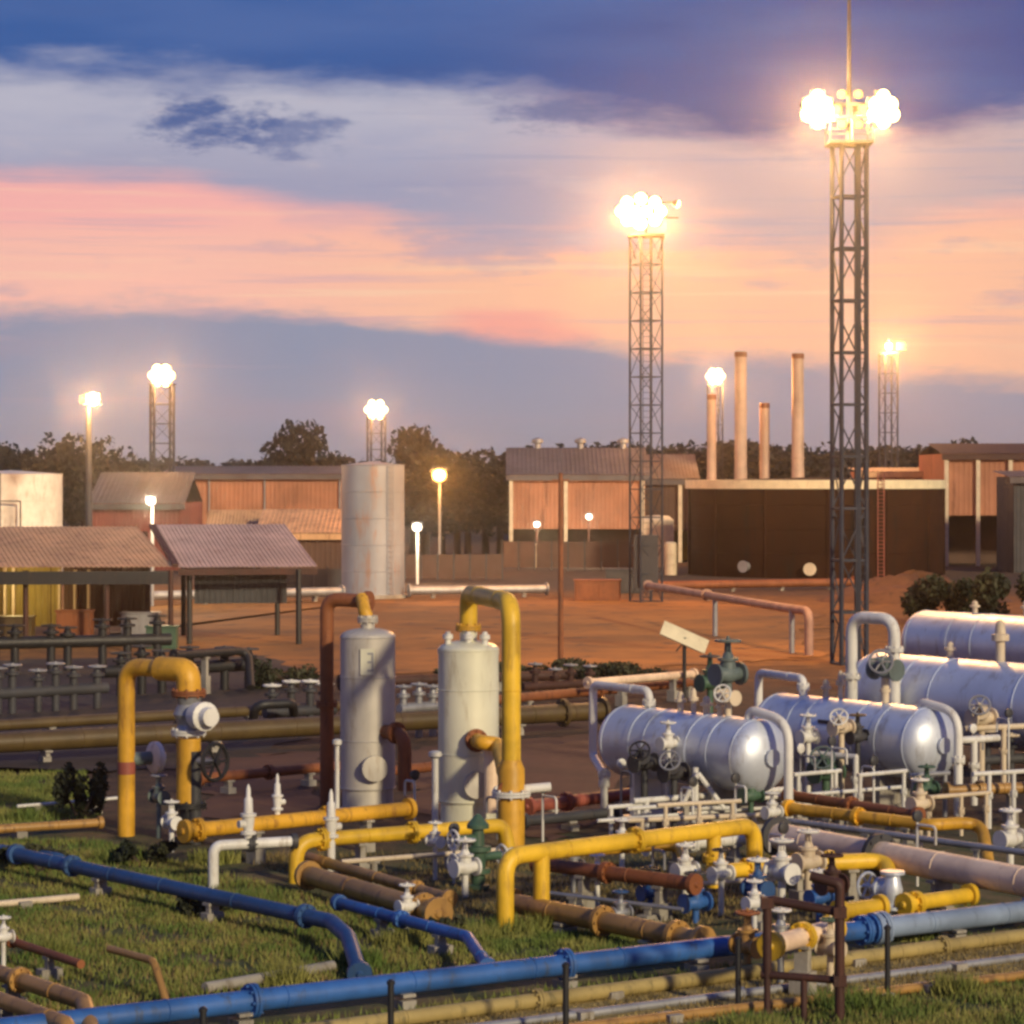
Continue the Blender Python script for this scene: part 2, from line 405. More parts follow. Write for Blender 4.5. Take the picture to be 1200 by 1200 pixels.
# ------------------------------------------------------------------ pipework builders
def flange_mb(c, ax, r, mb=None, t=.05, bolts=8):
    mb = mb or MB(); ax = Vector(ax).normalized(); c = Vector(c)
    for s in (-1, 1):
        mb.cyl(c + ax * s * .006, c + ax * s * (t + .006), r * 1.55, seg=18)
    q = ax.to_track_quat('Z', 'Y').to_matrix()
    for i in range(bolts):
        w = c + q @ Vector((math.cos(i * 2 * math.pi / bolts), math.sin(i * 2 * math.pi / bolts), 0)) * r * 1.32
        mb.cyl(w - ax * (t + .05), w + ax * (t + .05), r * .11 + .006, seg=5)
    return mb
def Y_of(pts): return min(p.y for p in pts)
def run(label, pts, r, mat, bend=None, fl=(), sup=(), cat='pipe', name='pipe_line', fmat=None, group=None, seg=14, supmat=None):
    pts = [Vector(p) for p in pts]
    t = thing(name, label, cat, flat(pts[0]), group)
    pm = MB().tube(pts, r, bend, seg)
    if not isinstance(r, tuple) and r > .09 and Y_of(pts) < 110:
        for i in range(len(pts) - 1):
            d = pts[i + 1] - pts[i]; nb = int(d.length / 1.9)
            for k in range(nb): pm.torus(pts[i] + d * ((k + .6 + random.uniform(-.15, .15)) / nb), d, r + .001, .012, seg, 4)
    pm.build('pipe', mat, t)
    rr = max(r) if isinstance(r, tuple) else r
    if not isinstance(r, tuple) and r > .09:
        for e_, o_ in ((pts[0], pts[1]), (pts[-1], pts[-2])):
            d = (e_ - o_).normalized()
            if abs(d.z) < .3: MB().lathe(e_ - d * .03, d, [(0, r * 1.5), (.05, r * 1.5), (.06, r * 1.5), (.11, r * 1.5), (.112, r * .5), (.15, r * .3)], 16).build('end_flange', fmat or mat, t)
    for (i, f) in fl:
        a, b = pts[i], pts[i + 1]
        flange_mb(lerp(a, b, f), b - a, rr).build('flange', fmat or mat, t)
    for (i, f) in sup:
        c = lerp(pts[i], pts[i + 1], f); d = (pts[i + 1] - pts[i]).normalized()
        a_ = math.atan2(d.y, d.x); zt = c.z - rr
        mb = MB()
        mb.box((c.x, c.y, max(.06, zt * .25) - .03), (.24, .36, max(.12, zt * .5) + .06), a_)
        if zt > .2: mb.box((c.x, c.y, zt * .72), (.12, rr * 1.6, zt * .5), a_)
        mb.box((c.x, c.y, zt - .0), (.22, rr * 2.2, .05), a_)
        mb.build('support', supmat or CONC, t)
    return t
def wheel_mb(c, ax, R_, r=.018):
    mb = MB().torus(c, ax, R_, r, 18, 6); q = Vector(ax).to_track_quat('Z', 'Y').to_matrix(); c = Vector(c)
    for k in range(3):
        d = q @ Vector((math.cos(k * math.pi / 3), math.sin(k * math.pi / 3), 0)) * R_
        mb.cyl(c - d, c + d, r * .7, seg=5)
    mb.cyl(c - Vector(ax).normalized() * r * 2, c + Vector(ax).normalized() * r * 2, R_ * .2, seg=8)
    return mb
def valve(label, loc, ax, size, bmat, wmat=None, stem=Zv, group=None, name='gate_valve', post=True, parent=None):
    """flanged gate valve: two flanges, barrel, bonnet, yoke and handwheel"""
    loc = Vector(loc); ax = Vector(ax).normalized(); stem = Vector(stem).normalized(); s = size
    t = parent or thing(name, label, 'valve', flat(loc), group)
    mb = MB()
    mb.lathe(loc - ax * s * .55, ax, [(0, s * .36), (s * .09, s * .36), (s * .1, s * .2), (s * .3, s * .24), (s * .55, s * .31), (s * .8, s * .24), (s * 1.0, s * .2), (s * 1.01, s * .36), (s * 1.1, s * .36)], 16)
    mb.lathe(loc + stem * s * .1, stem, [(0, s * .26), (s * .32, s * .24), (s * .33, s * .33), (s * .42, s * .33), (s * .43, s * .2), (s * .6, s * .12)], 14)
    mb.build('valve_body', bmat, t)
    k = MB(); k.cyl(loc + stem * s * .5, loc + stem * s * 1.2, s * .05, seg=8)
    side = stem.cross(ax)
    for d in (-1, 1): k.bar(loc + stem * s * .5 + side * d * s * .14, loc + stem * s * .98 + side * d * s * .1, s * .05)
    k.build('yoke', bmat, t)
    wheel_mb(loc + stem * s * 1.05, stem, s * .38, s * .045).build('handwheel', wmat or bmat, t)
    if post and loc.z > s * .4 and parent is None:
        MB().cyl(flat(loc) - Zv * .05, loc - Zv * s * .28, s * .13, seg=10).build('pedestal', bmat, t)
    return t
def relief(label, loc, h, mat, side=1, group=None):
    """upright relief valve: stub, body with side outlet, tall spring bonnet and pointed cap"""
    loc = Vector(loc); t = thing('relief_valve', label, 'valve', loc, group)
    MB().lathe(loc, Zv, [(0, h * .07), (h * .10, h * .07), (h * .11, h * .14), (h * .16, h * .14), (h * .17, h * .085), (h * .36, h * .11), (h * .42, h * .11), (h * .43, h * .145), (h * .48, h * .145), (h * .49, h * .09)], 14).build('valve_body', mat, t)
    MB().lathe(loc, Zv, [(h * .49, h * .085), (h * .74, h * .075), (h * .78, h * .045), (h * .92, h * .04), (h, h * .012)], 12).build('bonnet', mat, t)
    d = U * side
    MB().tube([loc + Zv * h * .3, loc + Zv * h * .3 + d * h * .2], h * .07, seg=10).build('outlet', mat, t)
    return t

# ------------------------------------------------------------------ blue pipes
a, b = g(130, 1192, .36), g(1200, 1068, .36)
run('long bright blue header pipe lying along the gravel path at the bottom edge', [lerp(a, b, -.25), lerp(a, b, .80)], .165, BLUE, fl=[(0, .36), (0, .66), (0, .99)], sup=[(0, .35), (0, .5), (0, .66), (0, .8), (0, .95)], fmat=BLUE)
run('faded pale blue header pipe running on to the right edge past the rusty frame', [lerp(a, b, .806), lerp(a, b, 1.14)], .185, PBLUE, fl=[(0, .02), (0, .62)], sup=[(0, .3), (0, .75)], fmat=PBLUE)
run('dull blue pipe crossing the left grass down to a bent end', [g(20, 1001, .45), g(388, 1080, .45), g(408, 1098, .40), g(421, 1140, .1)], .135, DBLUE, .5, fl=[(0, .2), (0, .93)], sup=[(0, .3), (0, .66)])
run('thin dark blue pipe behind the dull blue pipe dropping into the blue header', [g(398, 1058, .42), g(548, 1098, .42), g(571, 1132, .3)], .10, BLUE, .35, fl=[(0, .5)], sup=[(0, .35), (0, .8)])
run('short dark pipe left of the dull blue pipe among weeds', [g(-30, 992, .3), g(70, 1006, .3), g(82, 1016, .1)], .12, DBLUE, .3)

a, b = g(400, 1203, .12), g(1200, 1096, .12)
run('long yellowish tan pipe lying on the ground just in front of the blue header', [lerp(a, b, -.3), lerp(a, b, 1.15)], .115, TANP, fl=[(0, .38), (0, .8)], sup=[(0, .2), (0, .45), (0, .7), (0, .93)])
a, b = g(640, 1194, .06), g(1200, 1122, .06)
run('thin grey pipe lying on the ground in front of the tan pipe', [lerp(a, b, -.4), lerp(a, b, 1.15)], .07, GALV, fl=[(0, .5)], sup=[(0, .3), (0, .8)])
a, b = g(780, 1192, .07), g(1200, 1143, .07)
run('thin brown tan pipe at the grass edge, nearest of the ground pipes', [lerp(a, b, -.6), lerp(a, b, 1.15)], .075, OCH, sup=[(0, .35), (0, .75)])
# ------------------------------------------------------------------ yellow headers in front
zt = 1.33
p0, p1 = g(592, 1004, zt), g(884, 967, zt)
t = run('long yellow gantry pipe on tall legs across the middle foreground', [Vector((p0.x, p0.y, -.1)), p0, p1, Vector((p1.x, p1.y, .2))], .158, YEL2, .38, fl=[(1, .5)], fmat=YEL2)
pL = lerp(p0, p1, .135); MB().tube([pL + V * 0, Vector((pL.x, pL.y, -.1))], .15, seg=14).build('leg', YEL2, t)
pM = lerp(p0, p1, .825); MB().tube([pM, Vector((pM.x, pM.y, .25))], .14, seg=14).build('leg', YEL2, t)
flange_mb(Vector((pM.x, pM.y, .8)), Zv, .14).build('flange', YEL2, t)
q0, q1 = g(347, 986, .80), g(590, 967, .80)
t = run('front yellow pipe with bent left end below the two upright vessels', [Vector((q0.x, q0.y, -.1)), q0, q1, Vector((q1.x + .1, q1.y, .35))], .15, YEL2, .42, fl=[(1, .55), (1, .12)], sup=[(1, .3), (1, .75)])
q2 = Vector((q1.x + .1, q1.y, .35)); MB().cyl(q2, (q2.x, q2.y, -.05), .1).build('drain', WHT, t)
r0, r1 = g(218, 974, .80), g(478, 948, .80)
run('rear yellow pipe running behind the white bracket to the left vessel', [r0, r1], .16, YEL, fl=[(0, .05), (0, .62)], sup=[(0, .3), (0, .8)])
w0, w1 = g(250, 991, .83), g(343, 986, .83)
run('white bent pipe bracket standing in front of the rear yellow pipe', [Vector((w0.x, w0.y, -.1)), w0, w1], .105, WHT, .2, fl=[(1, .47)], fmat=DGRY)
MBt = g(232, 991, .83)
# relief valves
relief('white pointed relief valve at the left on the white pipe bracket', at(291, w0.y + .25, .9), 1.1, WHT, -1)
relief('shorter white relief valve on the rear yellow pipe', at(325, lerp(r0, r1, .41).y, .95), .86, WHT)
t = relief('tall white relief valve on a stub before the front yellow pipe', at(388, 54.4, .72), 1.08, WHT)
MB().cyl(at(388, 54.4, -.05), at(388, 54.4, .75), .085).build('stub', WHT, t)

# ochre and brown pipes running towards the viewer
run('ochre pipe sloping from under the left vessel towards the green valve tree', [g(352, 1002, .4), g(525, 1053, .4)], .11, OCH, fl=[(0, .8)], sup=[(0, .3)])
run('fat ochre pipe beside the thin blue pipe', [g(362, 1026, .34), g(512, 1070, .34)], .19, OCH, fl=[(0, .9)], sup=[(0, .4)])
run('fat rusty ochre pipe running from the gantry legs to the blue header', [g(600, 1058, .34), g(822, 1103, .36)], .175, OCH, fl=[(0, .5), (0, .88)], sup=[(0, .3), (0, .75)])
run('rust brown pipe under the yellow gantry pipe', [g(632, 1012, .72), g(812, 1036, .72)], .13, RUST, fl=[(0, .45)], sup=[(0, .3), (0, .8)])
run('upper ochre pipe just below the gantry pipe ending in a yellow elbow', [g(640, 1000, .8), g(795, 990, .8), g(806, 1022, .5)], .10, YEL, .3)
run('pale yellow cross pipe under the gantry beside the right leg', [g(842, 1022, .62), g(955, 1010, .62)], .14, YEL2, fl=[(0, .3), (0, .8)], sup=[(0, .5)])
run('long salmon pink pipe running off to the right edge', [g(912, 980, .75), g(1330, 1057, .75)], .27, PINK, fl=[(0, .32)], sup=[(0, .15), (0, .5), (0, .8)], fmat=DGRY)
run('short yellow pipe with bent end before the salmon pipe', [g(955, 1012, .72), g(1038, 1008, .72), g(1045, 1040, .35)], .155, YEL2, .28, fl=[(0, .2)], sup=[(0, .5)])
run('brown pipe under the right silver vessels, upper of two', [g(925, 932, .8), g(1075, 955, .8)], .12, RUST, fl=[(0, .5)], sup=[(0, .25), (0, .8)])
run('yellow pipe under the right silver vessels turning down at its end', [g(925, 947, .75), g(1090, 967, .75), g(1150, 963, .75), g(1158, 1012, .1)], .13, YEL, .35, fl=[(0, .5)], sup=[(0, .3), (0, .85)])
run('ochre pipe leaving the frame at the right below the big vessel', [g(1112, 926, .8), g(1290, 920, .8)], .13, OCH, fl=[(0, .2)], sup=[(0, .4)])
run('short olive yellow pipe between salmon and blue pipes', [g(1062, 1060, .4), g(1135, 1049, .4)], .14, YEL2, fl=[(0, .15)], sup=[(0, .6)])
run('second short olive yellow pipe left of the silver valve', [g(985, 1068, .4), g(1030, 1062, .4)], .14, YEL2, sup=[(0, .5)])
run('grey conduit between salmon pipe and brown pipe', [g(925, 962, .6), g(1250, 1006, .6)], .07, GALV, sup=[(0, .3), (0, .7)])
run('pale pipe passing behind the yellow gantry pipe', [g(760, 992, .6), g(925, 978, .6)], .13, WHT, fl=[(0, .3)], sup=[(0, .2), (0, .6)])
run('pink pipe stub ending inside the dark rusty frame', [g(905, 1108, .9), g(975, 1088, .9)], .15, PINK, fl=[(0, .5)], fmat=YEL2, sup=[(0, .5)])

# bottom-left brown pipes
run('brown pipe in the bottom left corner with bent end', [g(-60, 1120, .5), g(98, 1174, .5), g(110, 1220, .2)], .125, OCH, .3, fl=[(0, .55)], sup=[(0, .5)])
run('lower brown pipe at the very bottom left corner', [g(-60, 1150, .45), g(78, 1200, .45), g(88, 1240, .1)], .115, OCH, .3, sup=[(0, .5)])
run('thin tan pipe hoop on the grass above the blue header', [g(128, 1112, .6), g(180, 1126, .6), g(196, 1178, .0)], .06, OCH, .25)
run('thin dark brown pipe behind the bottom left pipes', [g(5, 1100, .4), g(95, 1130, .4)], .07, RUST, fl=[(0, .1)], sup=[(0, .6)])
run('tan pipe lying at the left edge below the dark bushes', [g(-40, 974, .2), g(116, 964, .2)], .10, OCH, sup=[(0, .4)])
run('thin pale pipe lying in the grass at the left edge', [g(-40, 1063, .1), g(92, 1051, .1)], .065, CRM, sup=[(0, .5)])
run('low pale concrete sleeper strip on the left grass before the header', [g(240, 1158, .08), g(390, 1132, .08)], .09, CONC, name='concrete_sleeper', cat='sleeper')
valve('small white valve at the left edge over brown pipes', g(4, 1098, .55), U, .3, WHT)

# ------------------------------------------------------------------ left yellow loop
YL = 61.2; xl = at(148, YL); xr = at(221, 60.0)
zl = zat(781, YL)
t = thing('yellow_pipe_loop', 'tall yellow upside down U pipe with fat right leg on the left', 'pipe', xl)
MB().tube([xl - Zv * .1, xl + Zv * zl, lerp(xl, xr, .45) + Zv * zl], .195, .72).build('pipe', YEL, t)
zr = zat(862, 60.0)
MB().cyl(lerp(xl, xr, .45) + Zv * zl, lerp(xl, xr, .55) + Zv * zl, .195, .27, 18).build('reducer', YEL, t)
MB().tube([lerp(xl, xr, .55) + Zv * zl, xr + Zv * zl, xr + Zv * zat(815, 60)], .27, .85).build('fat_elbow', YEL, t)
MB().lathe(xr + Zv * zat(945, 60), Zv, [(0, .27), (1.5, .27)], 18).build('fat_leg', YEL, t)
flange_mb(xr + Zv * zat(858, 60), Zv, .25).build('flange', WHT, t)
flange_mb(xr + Zv * zat(812, 60), Zv, .25).build('flange', RUST, t)
flange_mb(xr + Zv * zat(943, 60), Zv, .26).build('flange', BLK, t)
MB().lathe(xr + Zv * .02, Zv, [(0, .36), (.12, .36), (.13, .22), (zat(945, 60) - .05, .22)], 16).build('base_pipe', BLK, t)
vb = MB(); c = xr + Zv * zat(837, 60); vb.lathe(c - Zv * .38, Zv, [(0, .3), (.15, .24), (.38, .34), (.6, .24), (.76, .3)], 16); vb.build('valve_body', GALV, t)
MB().lathe(c + V * .3, V, [(0, .2), (.1, .3), (.45, .32), (.5, .22), (.7, .2)], 16).build('actuator', WHT, t)
MB().lathe(xl + Zv * zat(907, YL), Zv, [(0, .201), (.28, .201)], 16).build('red_band', RED, t)
c = xl + Zv * zat(890, YL)
MB().cyl(c + U * .1, c + U * .72, .15, seg=14).build('branch', TEAL, t)
MB().lathe(c + U * .6, U, [(0, .24), (.08, .36), (.2, .36), (.24, .2), (.34, .14)], 18).build('blind_flange', WHT, t)
c = at(252, 59.5, zat(893, 59.5))
t2 = thing('handwheel_valve', 'black handwheel valve standing right of the fat yellow leg', 'valve', flat(c))
wheel_mb(c, (.8, -.6, 0), .4, .05).build('handwheel', BLK, t2)
MB().cyl(c, c - Vector((.8, -.6, 0)) * .6, .09, seg=10).build('stem', GALV, t2); cb = c - Vector((.48, -.36, 0)); MB().cyl(flat(cb) - Zv * .05, cb + Zv * .2, .14, seg=10).build('valve_body', DGRY, t2)
valve('white valve with orange base left of the fat yellow leg', at(201, 58.5, .62), V, .42, WHT, WHT)
valve('grey green valve between the legs of the yellow loop', at(186, 60.8, .9), V, .45, TEAL, GALV)

# ------------------------------------------------------------------ upright vessels
def upright(label, px, Y, r, ztop, mat, zbase=.55):
    o = at(px, Y); t = thing('upright_vessel', label, 'vessel', o)
    MB().lathe(o + Zv * zbase, Zv, [(0, r), (ztop - zbase, r)], 36).build('shell', mat, t)
    hd = [(0, r)] + [(r * .3 * math.sin(a), r * math.cos(a)) for a in [R(x) for x in (12, 25, 38, 52, 66, 78, 88)]]
    MB().lathe(o + Zv * ztop, Zv, hd, 36).build('top_head', mat, t)
    for z in (zbase + .03, (zbase + ztop) * .36, (zbase + ztop) * .68, ztop - .02):
        MB().torus(o + Zv * z, Zv, r + .002, .014, 36, 5).build('weld_seam', mat, t)
    MB().lathe(o, Zv, [(0, r * 1.12), (.05, r * 1.12), (.06, r * .93), (zbase, r * .93)], 28).build('skirt', mat, t)
    return t, o
vR, oR = upright('pale upright pressure vessel below the yellow goose neck pipe', 549, 63, .70, 4.05, SILV2)
vL, oL = upright('dull grey upright pressure vessel, left of the two', 431, 65.6, .66, 4.2, SILV3)
for dx, dy in ((-.47, -.2), (.38, -.35), (.0, -.3)):
    c = oR + Vector((dx, dy, 4.13)); MB().lathe(c, Zv, [(-.1, .075), (.16, .075), (.17, .12), (.27, .12), (.28, .07), (.34, .05)], 12).build('nozzle', WHT, vR)
MB().cyl(oR + Zv * 4.25, oR + Zv * 4.62, .2, seg=16).build('outlet_nozzle', SILV2, vR); flange_mb(oR + Zv * 4.55, Zv, .19).build('flange', YEL, vR)
MB().cyl(oL + Zv * 4.35, oL + Zv * 4.7, .17, seg=16).build('outlet_nozzle', SILV3, vL); flange_mb(oL + Zv * 4.6, Zv, .16).build('flange', SILV3, vL)
flange_mb(oR + Zv * 4.0, Zv, .46, t=.06, bolts=16).build('body_flange', SILV2, vR)
c = at(576, 62.0); MB().lathe(c + Zv * .4, Zv, [(0, .17), (1.42, .17)], 18).build('standpipe', PINK, vR)
for v_, o_, zz in ((vL, oL, 1.1), (vR, oR, 1.0)):
    d = Vector((.25, -.97, 0)).normalized()
    MB().lathe(o_ + Zv * zz + d * .6, d, [(0, .24), (.14, .24), (.15, .31), (.2, .31), (.21, .31), (.27, .31), (.28, .1)], 18).build('manway', SILV3, v_)
c = oL + Vector((.03, -.68, 3.62)); pl = MB().box(c, (.34, .03, .62)).build('tone_plate', SILV2, vL)  # pale plate and its bars draw a blurred reflection on the shell
mk = MB()
for dz in (-.2, .0, .2): mk.box(c + Vector((.07, -.02, dz)), (.14, .012, .05))
mk.box(c + Vector((.12, -.021, 0)), (.045, .012, .45)); mk.build('reflection_mark', GALV, pl)
# goose neck
rz = at(599, 58.6)
z5 = zat(700, 61.0)
t = run('yellow goose neck pipe over the pale upright vessel', [oR + Zv * 4.6, oR + Zv * z5, rz + Zv * z5, rz + Zv * 1.9], .205, YEL2, .56)
MB().lathe(rz - Zv * .1, Zv, [(0, .29), (1.85, .29), (2.05, .205)], 20).build('lower_riser', YEL, t)
flange_mb(rz + Zv * zat(930, 58.6), Zv, .27).build('flange', WHT, t)
c = rz + Zv * zat(926, 58.6); MB().tube([c, c + Vector((.85, .1, .06))], .1, seg=12).build('handle_bar', WHT, t)
nb = at(562, 62.1, zat(868, 62.1))
t = run('yellow elbow nozzle joining the pale vessel to the goose neck riser', [oR + Zv * nb.z, nb + Vector((.05, -.45, 0)), nb + Vector((.42, -.3, -.05)), rz + Zv * 1.3 + Vector((-.05, -.1, 0))], .17, YEL, .3, fl=[(0, .62)], fmat=RUST)
# left vessel outlet, yellow rise and brown leg
q = at(383, 66.6); z6 = zat(703, 66)
t = run('yellow outlet pipe rising from the top of the dull vessel', [oL + Zv * 4.65, oL + Zv * (z6 - .25) + Vector((-.08, 0, 0)), at(424, 66, z6 + .06)], .15, YEL, .3)
run('rust brown pipe standing left of the dull vessel and bridging to its top', [at(430, 66.1, z6 - .04), q + Zv * z6, q - Zv * .1], .17, RUST, .35, fl=[(1, .5)])
c = at(458, 65.0, zat(858, 65.0)); d = at(474, 64.6)
run('rust brown elbow pipe at the right side of the dull vessel', [Vector((oL.x, oL.y, c.z)), Vector((d.x, d.y, c.z)), d + Zv * .6], .17, RUST, .4, fl=[(0, .78)])
def vent(label, px, Y, py, r=.055):
    o = at(px, Y); h = zat(py, Y); t = thing('vent_pipe', label, 'vent', o)
    MB().cyl(o - Zv * .05, o + Zv * h, r, seg=12).build('pipe', WHT, t)
    MB().lathe(o + Zv * h, Zv, [(-.05, r), (0, r * 2), (.09, r * 2), (.12, r)], 12).build('cap', WHT, t)
vent('thin white vent pipe left of the dull upright vessel', 395, 63.5, 872)
vent('thin white vent pipe left of the pale upright vessel', 510, 61.8, 886, .075)

# green valve tree and small valves in the middle
def tree_valve(label, loc, h, m1, m2):
    loc = Vector(loc); t = thing('valve_tree', label, 'valve', loc)
    MB().lathe(loc, Zv, [(0, h * .16), (h * .05, h * .16), (h * .06, h * .09), (h * .2, h * .09), (h * .21, h * .17), (h * .27, h * .17), (h * .28, h * .1), (h * .5, h * .12), (h * .51, h * .18), (h * .57, h * .18), (h * .58, h * .09), (h * .8, h * .08), (h * .81, h * .15), (h * .86, h * .15), (h, h * .03)], 14).build('stem', m1, t)
    for k, (z, s) in enumerate(((.36, -1), (.42, 1), (.68, -1))):
        c = loc + Zv * h * z
        MB().cyl(c, c + U * s * h * .36, h * .06, seg=10).build('arm', m1, t)
        wheel_mb(c + U * s * h * .4, U, h * .13, h * .02).build('handwheel', m2, t)
    return t
tree_valve('green valve tree with white handwheels before the pale vessel', at(560, 53.2, 0), 1.45, GRN, WHT)
valve('white valve left of the green valve tree', at(545, 52.2, .55), U, .5, WHT)
valve('small white valve on the ochre pipe end', at(510, 54.5, .75), V, .35, WHT)
valve('white valve on a post at the end of the thin blue pipe', at(477, 48.3, .42), U, .36, WHT)
valve('white valve on a post under the yellow gantry', at(700, 51.2, .55), V, .36, WHT)
valve('grey valve left of the white post valve under the gantry', at(672, 52.6, .5), U, .4, GALV, BLK)
valve('round white valve behind the rust brown pipe', at(729, 54.5, .75), U, .4, WHT)
valve('white valve low under the gantry elbow', at(803, 50.4, .75), U, .45, WHT)
valve('blue valve under the right gantry leg', at(815, 49.2, .35), U, .5, BLUE, DGRY)
valve('white valve right of the right gantry leg', at(845, 50.0, .75), U, .42, WHT, BLK)
valve('dull blue valve before the yellow cross pipe', at(888, 49.0, .62), V, .5, DBLUE, WHT)
valve('white valve standing behind the left frame post', at(916, 49.5, .85), V, .55, WHT, WHT)
valve('cream valve beside the short yellow bent pipe', at(947, 50.8, .85), U, .55, CRM, WHT)
valve('small blue valve above the dark rusty frame', at(960, 48.8, .5), U, .45, BLUE, WHT)
valve('tall silver valve hanging before the salmon pipe', at(1046, 48.9, .62), Zv, .62, SILV, SILV, stem=-V)
valve('white valve with big wheel at the right edge', at(1184, 54.8, .75), U, .55, WHT, WHT)
valve('grey valve in the dark rusty frame', at(915, 43.2, .72), U, .42, GALV, WHT)
valve('white pipe valve beside the pink stub', at(973, 42.4, .7), V, .42, CRM, GRN)
valve('ochre valve left of the rusty frame', at(876, 43.8, .5), V, .5, OCH, RUST)
valve('white capped valve left of the rusty frame', at(884, 45.6, .9), U, .35, WHT)
valve('red brown valve on the upper right post of the rusty frame', at(975, 41.2, 1.86), U, .42, DRUST, DRUST, post=False)
valve('small white valve right of the fat ochre pipe', at(727, 48.0, .35), U, .36, GALV, DBLUE)
valve('blue valve behind the fat ochre pipe', at(762, 50.2, .38), U, .42, BLUE, BLK)

# dark rusty frame at the front
Yf = 40.2; t = thing('goalpost_stand', 'dark rusty rectangular pipe frame standing at the bottom right', 'stand', at(984, Yf))
def fp(px, py): return at(px, Yf + (984 - px) * .004, zat(py, Yf))
MB().tube([fp(984, 1225) - Zv * .0, fp(984, 1036), fp(950, 1028)], .075, .1, 10).build('post', DRUST, t)
MB().cyl(at(984, Yf, -.05), fp(984, 1225), .075, seg=10).build('post', DRUST, t)
MB().tube([fp(899, 1150), fp(899, 1058), fp(984, 1069)], .068, .1, 10).build('post', DRUST, t)
MB().cyl(fp(892, 1147), fp(990, 1149), .06, seg=10).build('rail', DRUST, t)
MB().cyl(fp(942, 1149), at(942, Yf + .1, -.05), .05, seg=10).build('leg', DRUST, t)
MB().cyl(fp(899, 1150), at(899, Yf + .3, -.05), .05, seg=10).build('leg', DRUST, t)
for px, py in ((984, 1069), (899, 1062), (984, 1149)):
    MB().box(fp(px, py) - Vector((0, .0, 0)), (.19, .19, .16)).build('clamp', DRUST, t)

# fence posts at the bottom
fp_labels = {238: 'dark fence post tip at the bottom edge before the left blue header', 458: 'dark fence post before the blue header near the thin blue pipe end', 663: 'dark fence post standing before the blue header below the gantry legs',
             865: 'dark fence post just left of the rusty frame', 1040: 'dark fence post before the blue header right of the rusty frame', 1225: 'dark fence post at the bottom right corner'}
me_post = None
for px, pt in ((238, 1182), (458, 1150), (663, 1130), (865, 1100), (1040, 1086)):
    h = 1.08; Y = (EYE - h) * FPX / (pt - HZN); o = at(px, Y)
    t = thing('fence_post', fp_labels[px], 'post', o, 'dark posts of the boundary fence')
    if me_post is None:
        me_post = MB().cyl((0, 0, -.1), (0, 0, 1.04), .045, seg=10).mesh('post', BLK)
        me_cap = MB().lathe((0, 0, 1.04), Zv, [(0, .058), (.04, .058), (.07, .02)], 10).mesh('cap', BLK)
        me_foot = MB().lathe((0, 0, 0), Zv, [(-.05, .14), (.05, .13), (.07, .06)], 10).mesh('footing', CONC)
    link_part('post', me_post, t); link_part('cap', me_cap, t); link_part('footing', me_foot, t)

# ------------------------------------------------------------------ horizontal silver vessels
def lying(label, a, b, r, noz=(), plate=False):
    a, b = Vector(a), Vector(b); ax = (b - a).normalized(); L = (b - a).length
    t = thing('horizontal_vessel', label, 'vessel', flat(lerp(a, b, .5)))
    MB().lathe(a, ax, [(0, r), (L, r)], 40).build('shell', SILV, t)
    hd = [(0, r)] + [(r * .55 * math.sin(R(x)), r * math.cos(R(x))) for x in (10, 20, 30, 42, 54, 66, 78, 88)]
    MB().lathe(b, ax, hd, 40).build('head', SILV, t); MB().lathe(a, -ax, hd, 40).build('head', SILV, t)
    for f in (.002, .33, .66, .998): MB().torus(lerp(a, b, f), ax, r + .002, .016, 40, 5).build('weld_seam', SILV, t)
    side = ax.cross(Zv)
    for f in (.2, .8):
        c = lerp(a, b, f); mb = MB(); ang = math.atan2(ax.y, ax.x)
        mb.box((c.x, c.y, (c.z - r) * .5 + .1), (.16, r * 1.5, (c.z - r) + .45), ang); mb.box((c.x, c.y, .04), (.5, r * 1.9, .12), ang)
        mb.build('saddle', WHT if f < .5 else CONC, t)
        MB().lathe(c - ax * .1, ax, [(0, r + .012), (.2, r + .012)], 40).build('saddle_band', SILV, t)
    for f, hgt, rr in noz:
        c = lerp(a, b, f) + Zv * (r - .05)
        MB().lathe(c, Zv, [(0, rr), (hgt * .5, rr), (hgt * .52, rr * 1.9), (hgt * .66, rr * 1.9), (hgt * .68, rr * 1.2), (hgt * .9, rr), (hgt, rr * .4)], 12).build('nozzle', CRM, t)
    if plate:
        c = lerp(a, b, .52) - side * 0 + (-side if side.y > 0 else side) * (r * .93) + Zv * r * .42
        MB().bar(c - ax * .45, c + ax * .45, .05, .09).build('tone_plate', DGRY, t)  # thin dark strip along the shell side
    c = b + ax * r * .5
    MB().lathe(c, ax, [(-.04, .14), (.06, .14), (.07, .2), (.13, .2)], 14).build('drain_flange', SILV, t)
    return t, a, b, ax
def reach(a, px, d=V):
    k = (px - 600) / FPX; return Vector(a) + d * ((k * a.y - a.x) / (d.x - k * d.y))
c1 = at(736, 65.0, 1.76); V1, a1, b1_, ax1 = lying('nearest silver horizontal vessel with bright right end, left of the group', c1, reach(c1, 888), .83, [(.42, .5, .07), (.52, .6, .06), (.62, .45, .08), (.72, .4, .06)])
c2 = at(915, 69.8, 1.62); V2, a2, b2_, ax2 = lying('middle silver horizontal vessel with dark strip on its side', c2, reach(c2, 1088), .88, [(.32, .5, .07), (.42, .75, .06), (.72, .6, .07)], True)
c3 = at(1030, 79.0, 1.75); V3, a3, b3_, ax3 = lying('large silver horizontal vessel cut by the right edge', c3, reach(c3, 1330), 1.2, [(.3, .5, .09), (.5, 1.2, .13)])
c4 = at(1085, 100.0, 2.05); V4, a4, b4_, ax4 = lying('rear silver horizontal vessel with pinkish top at the right edge', c4, reach(c4, 1330), 1.1, [(.25, .5, .1), (.5, .6, .1)])
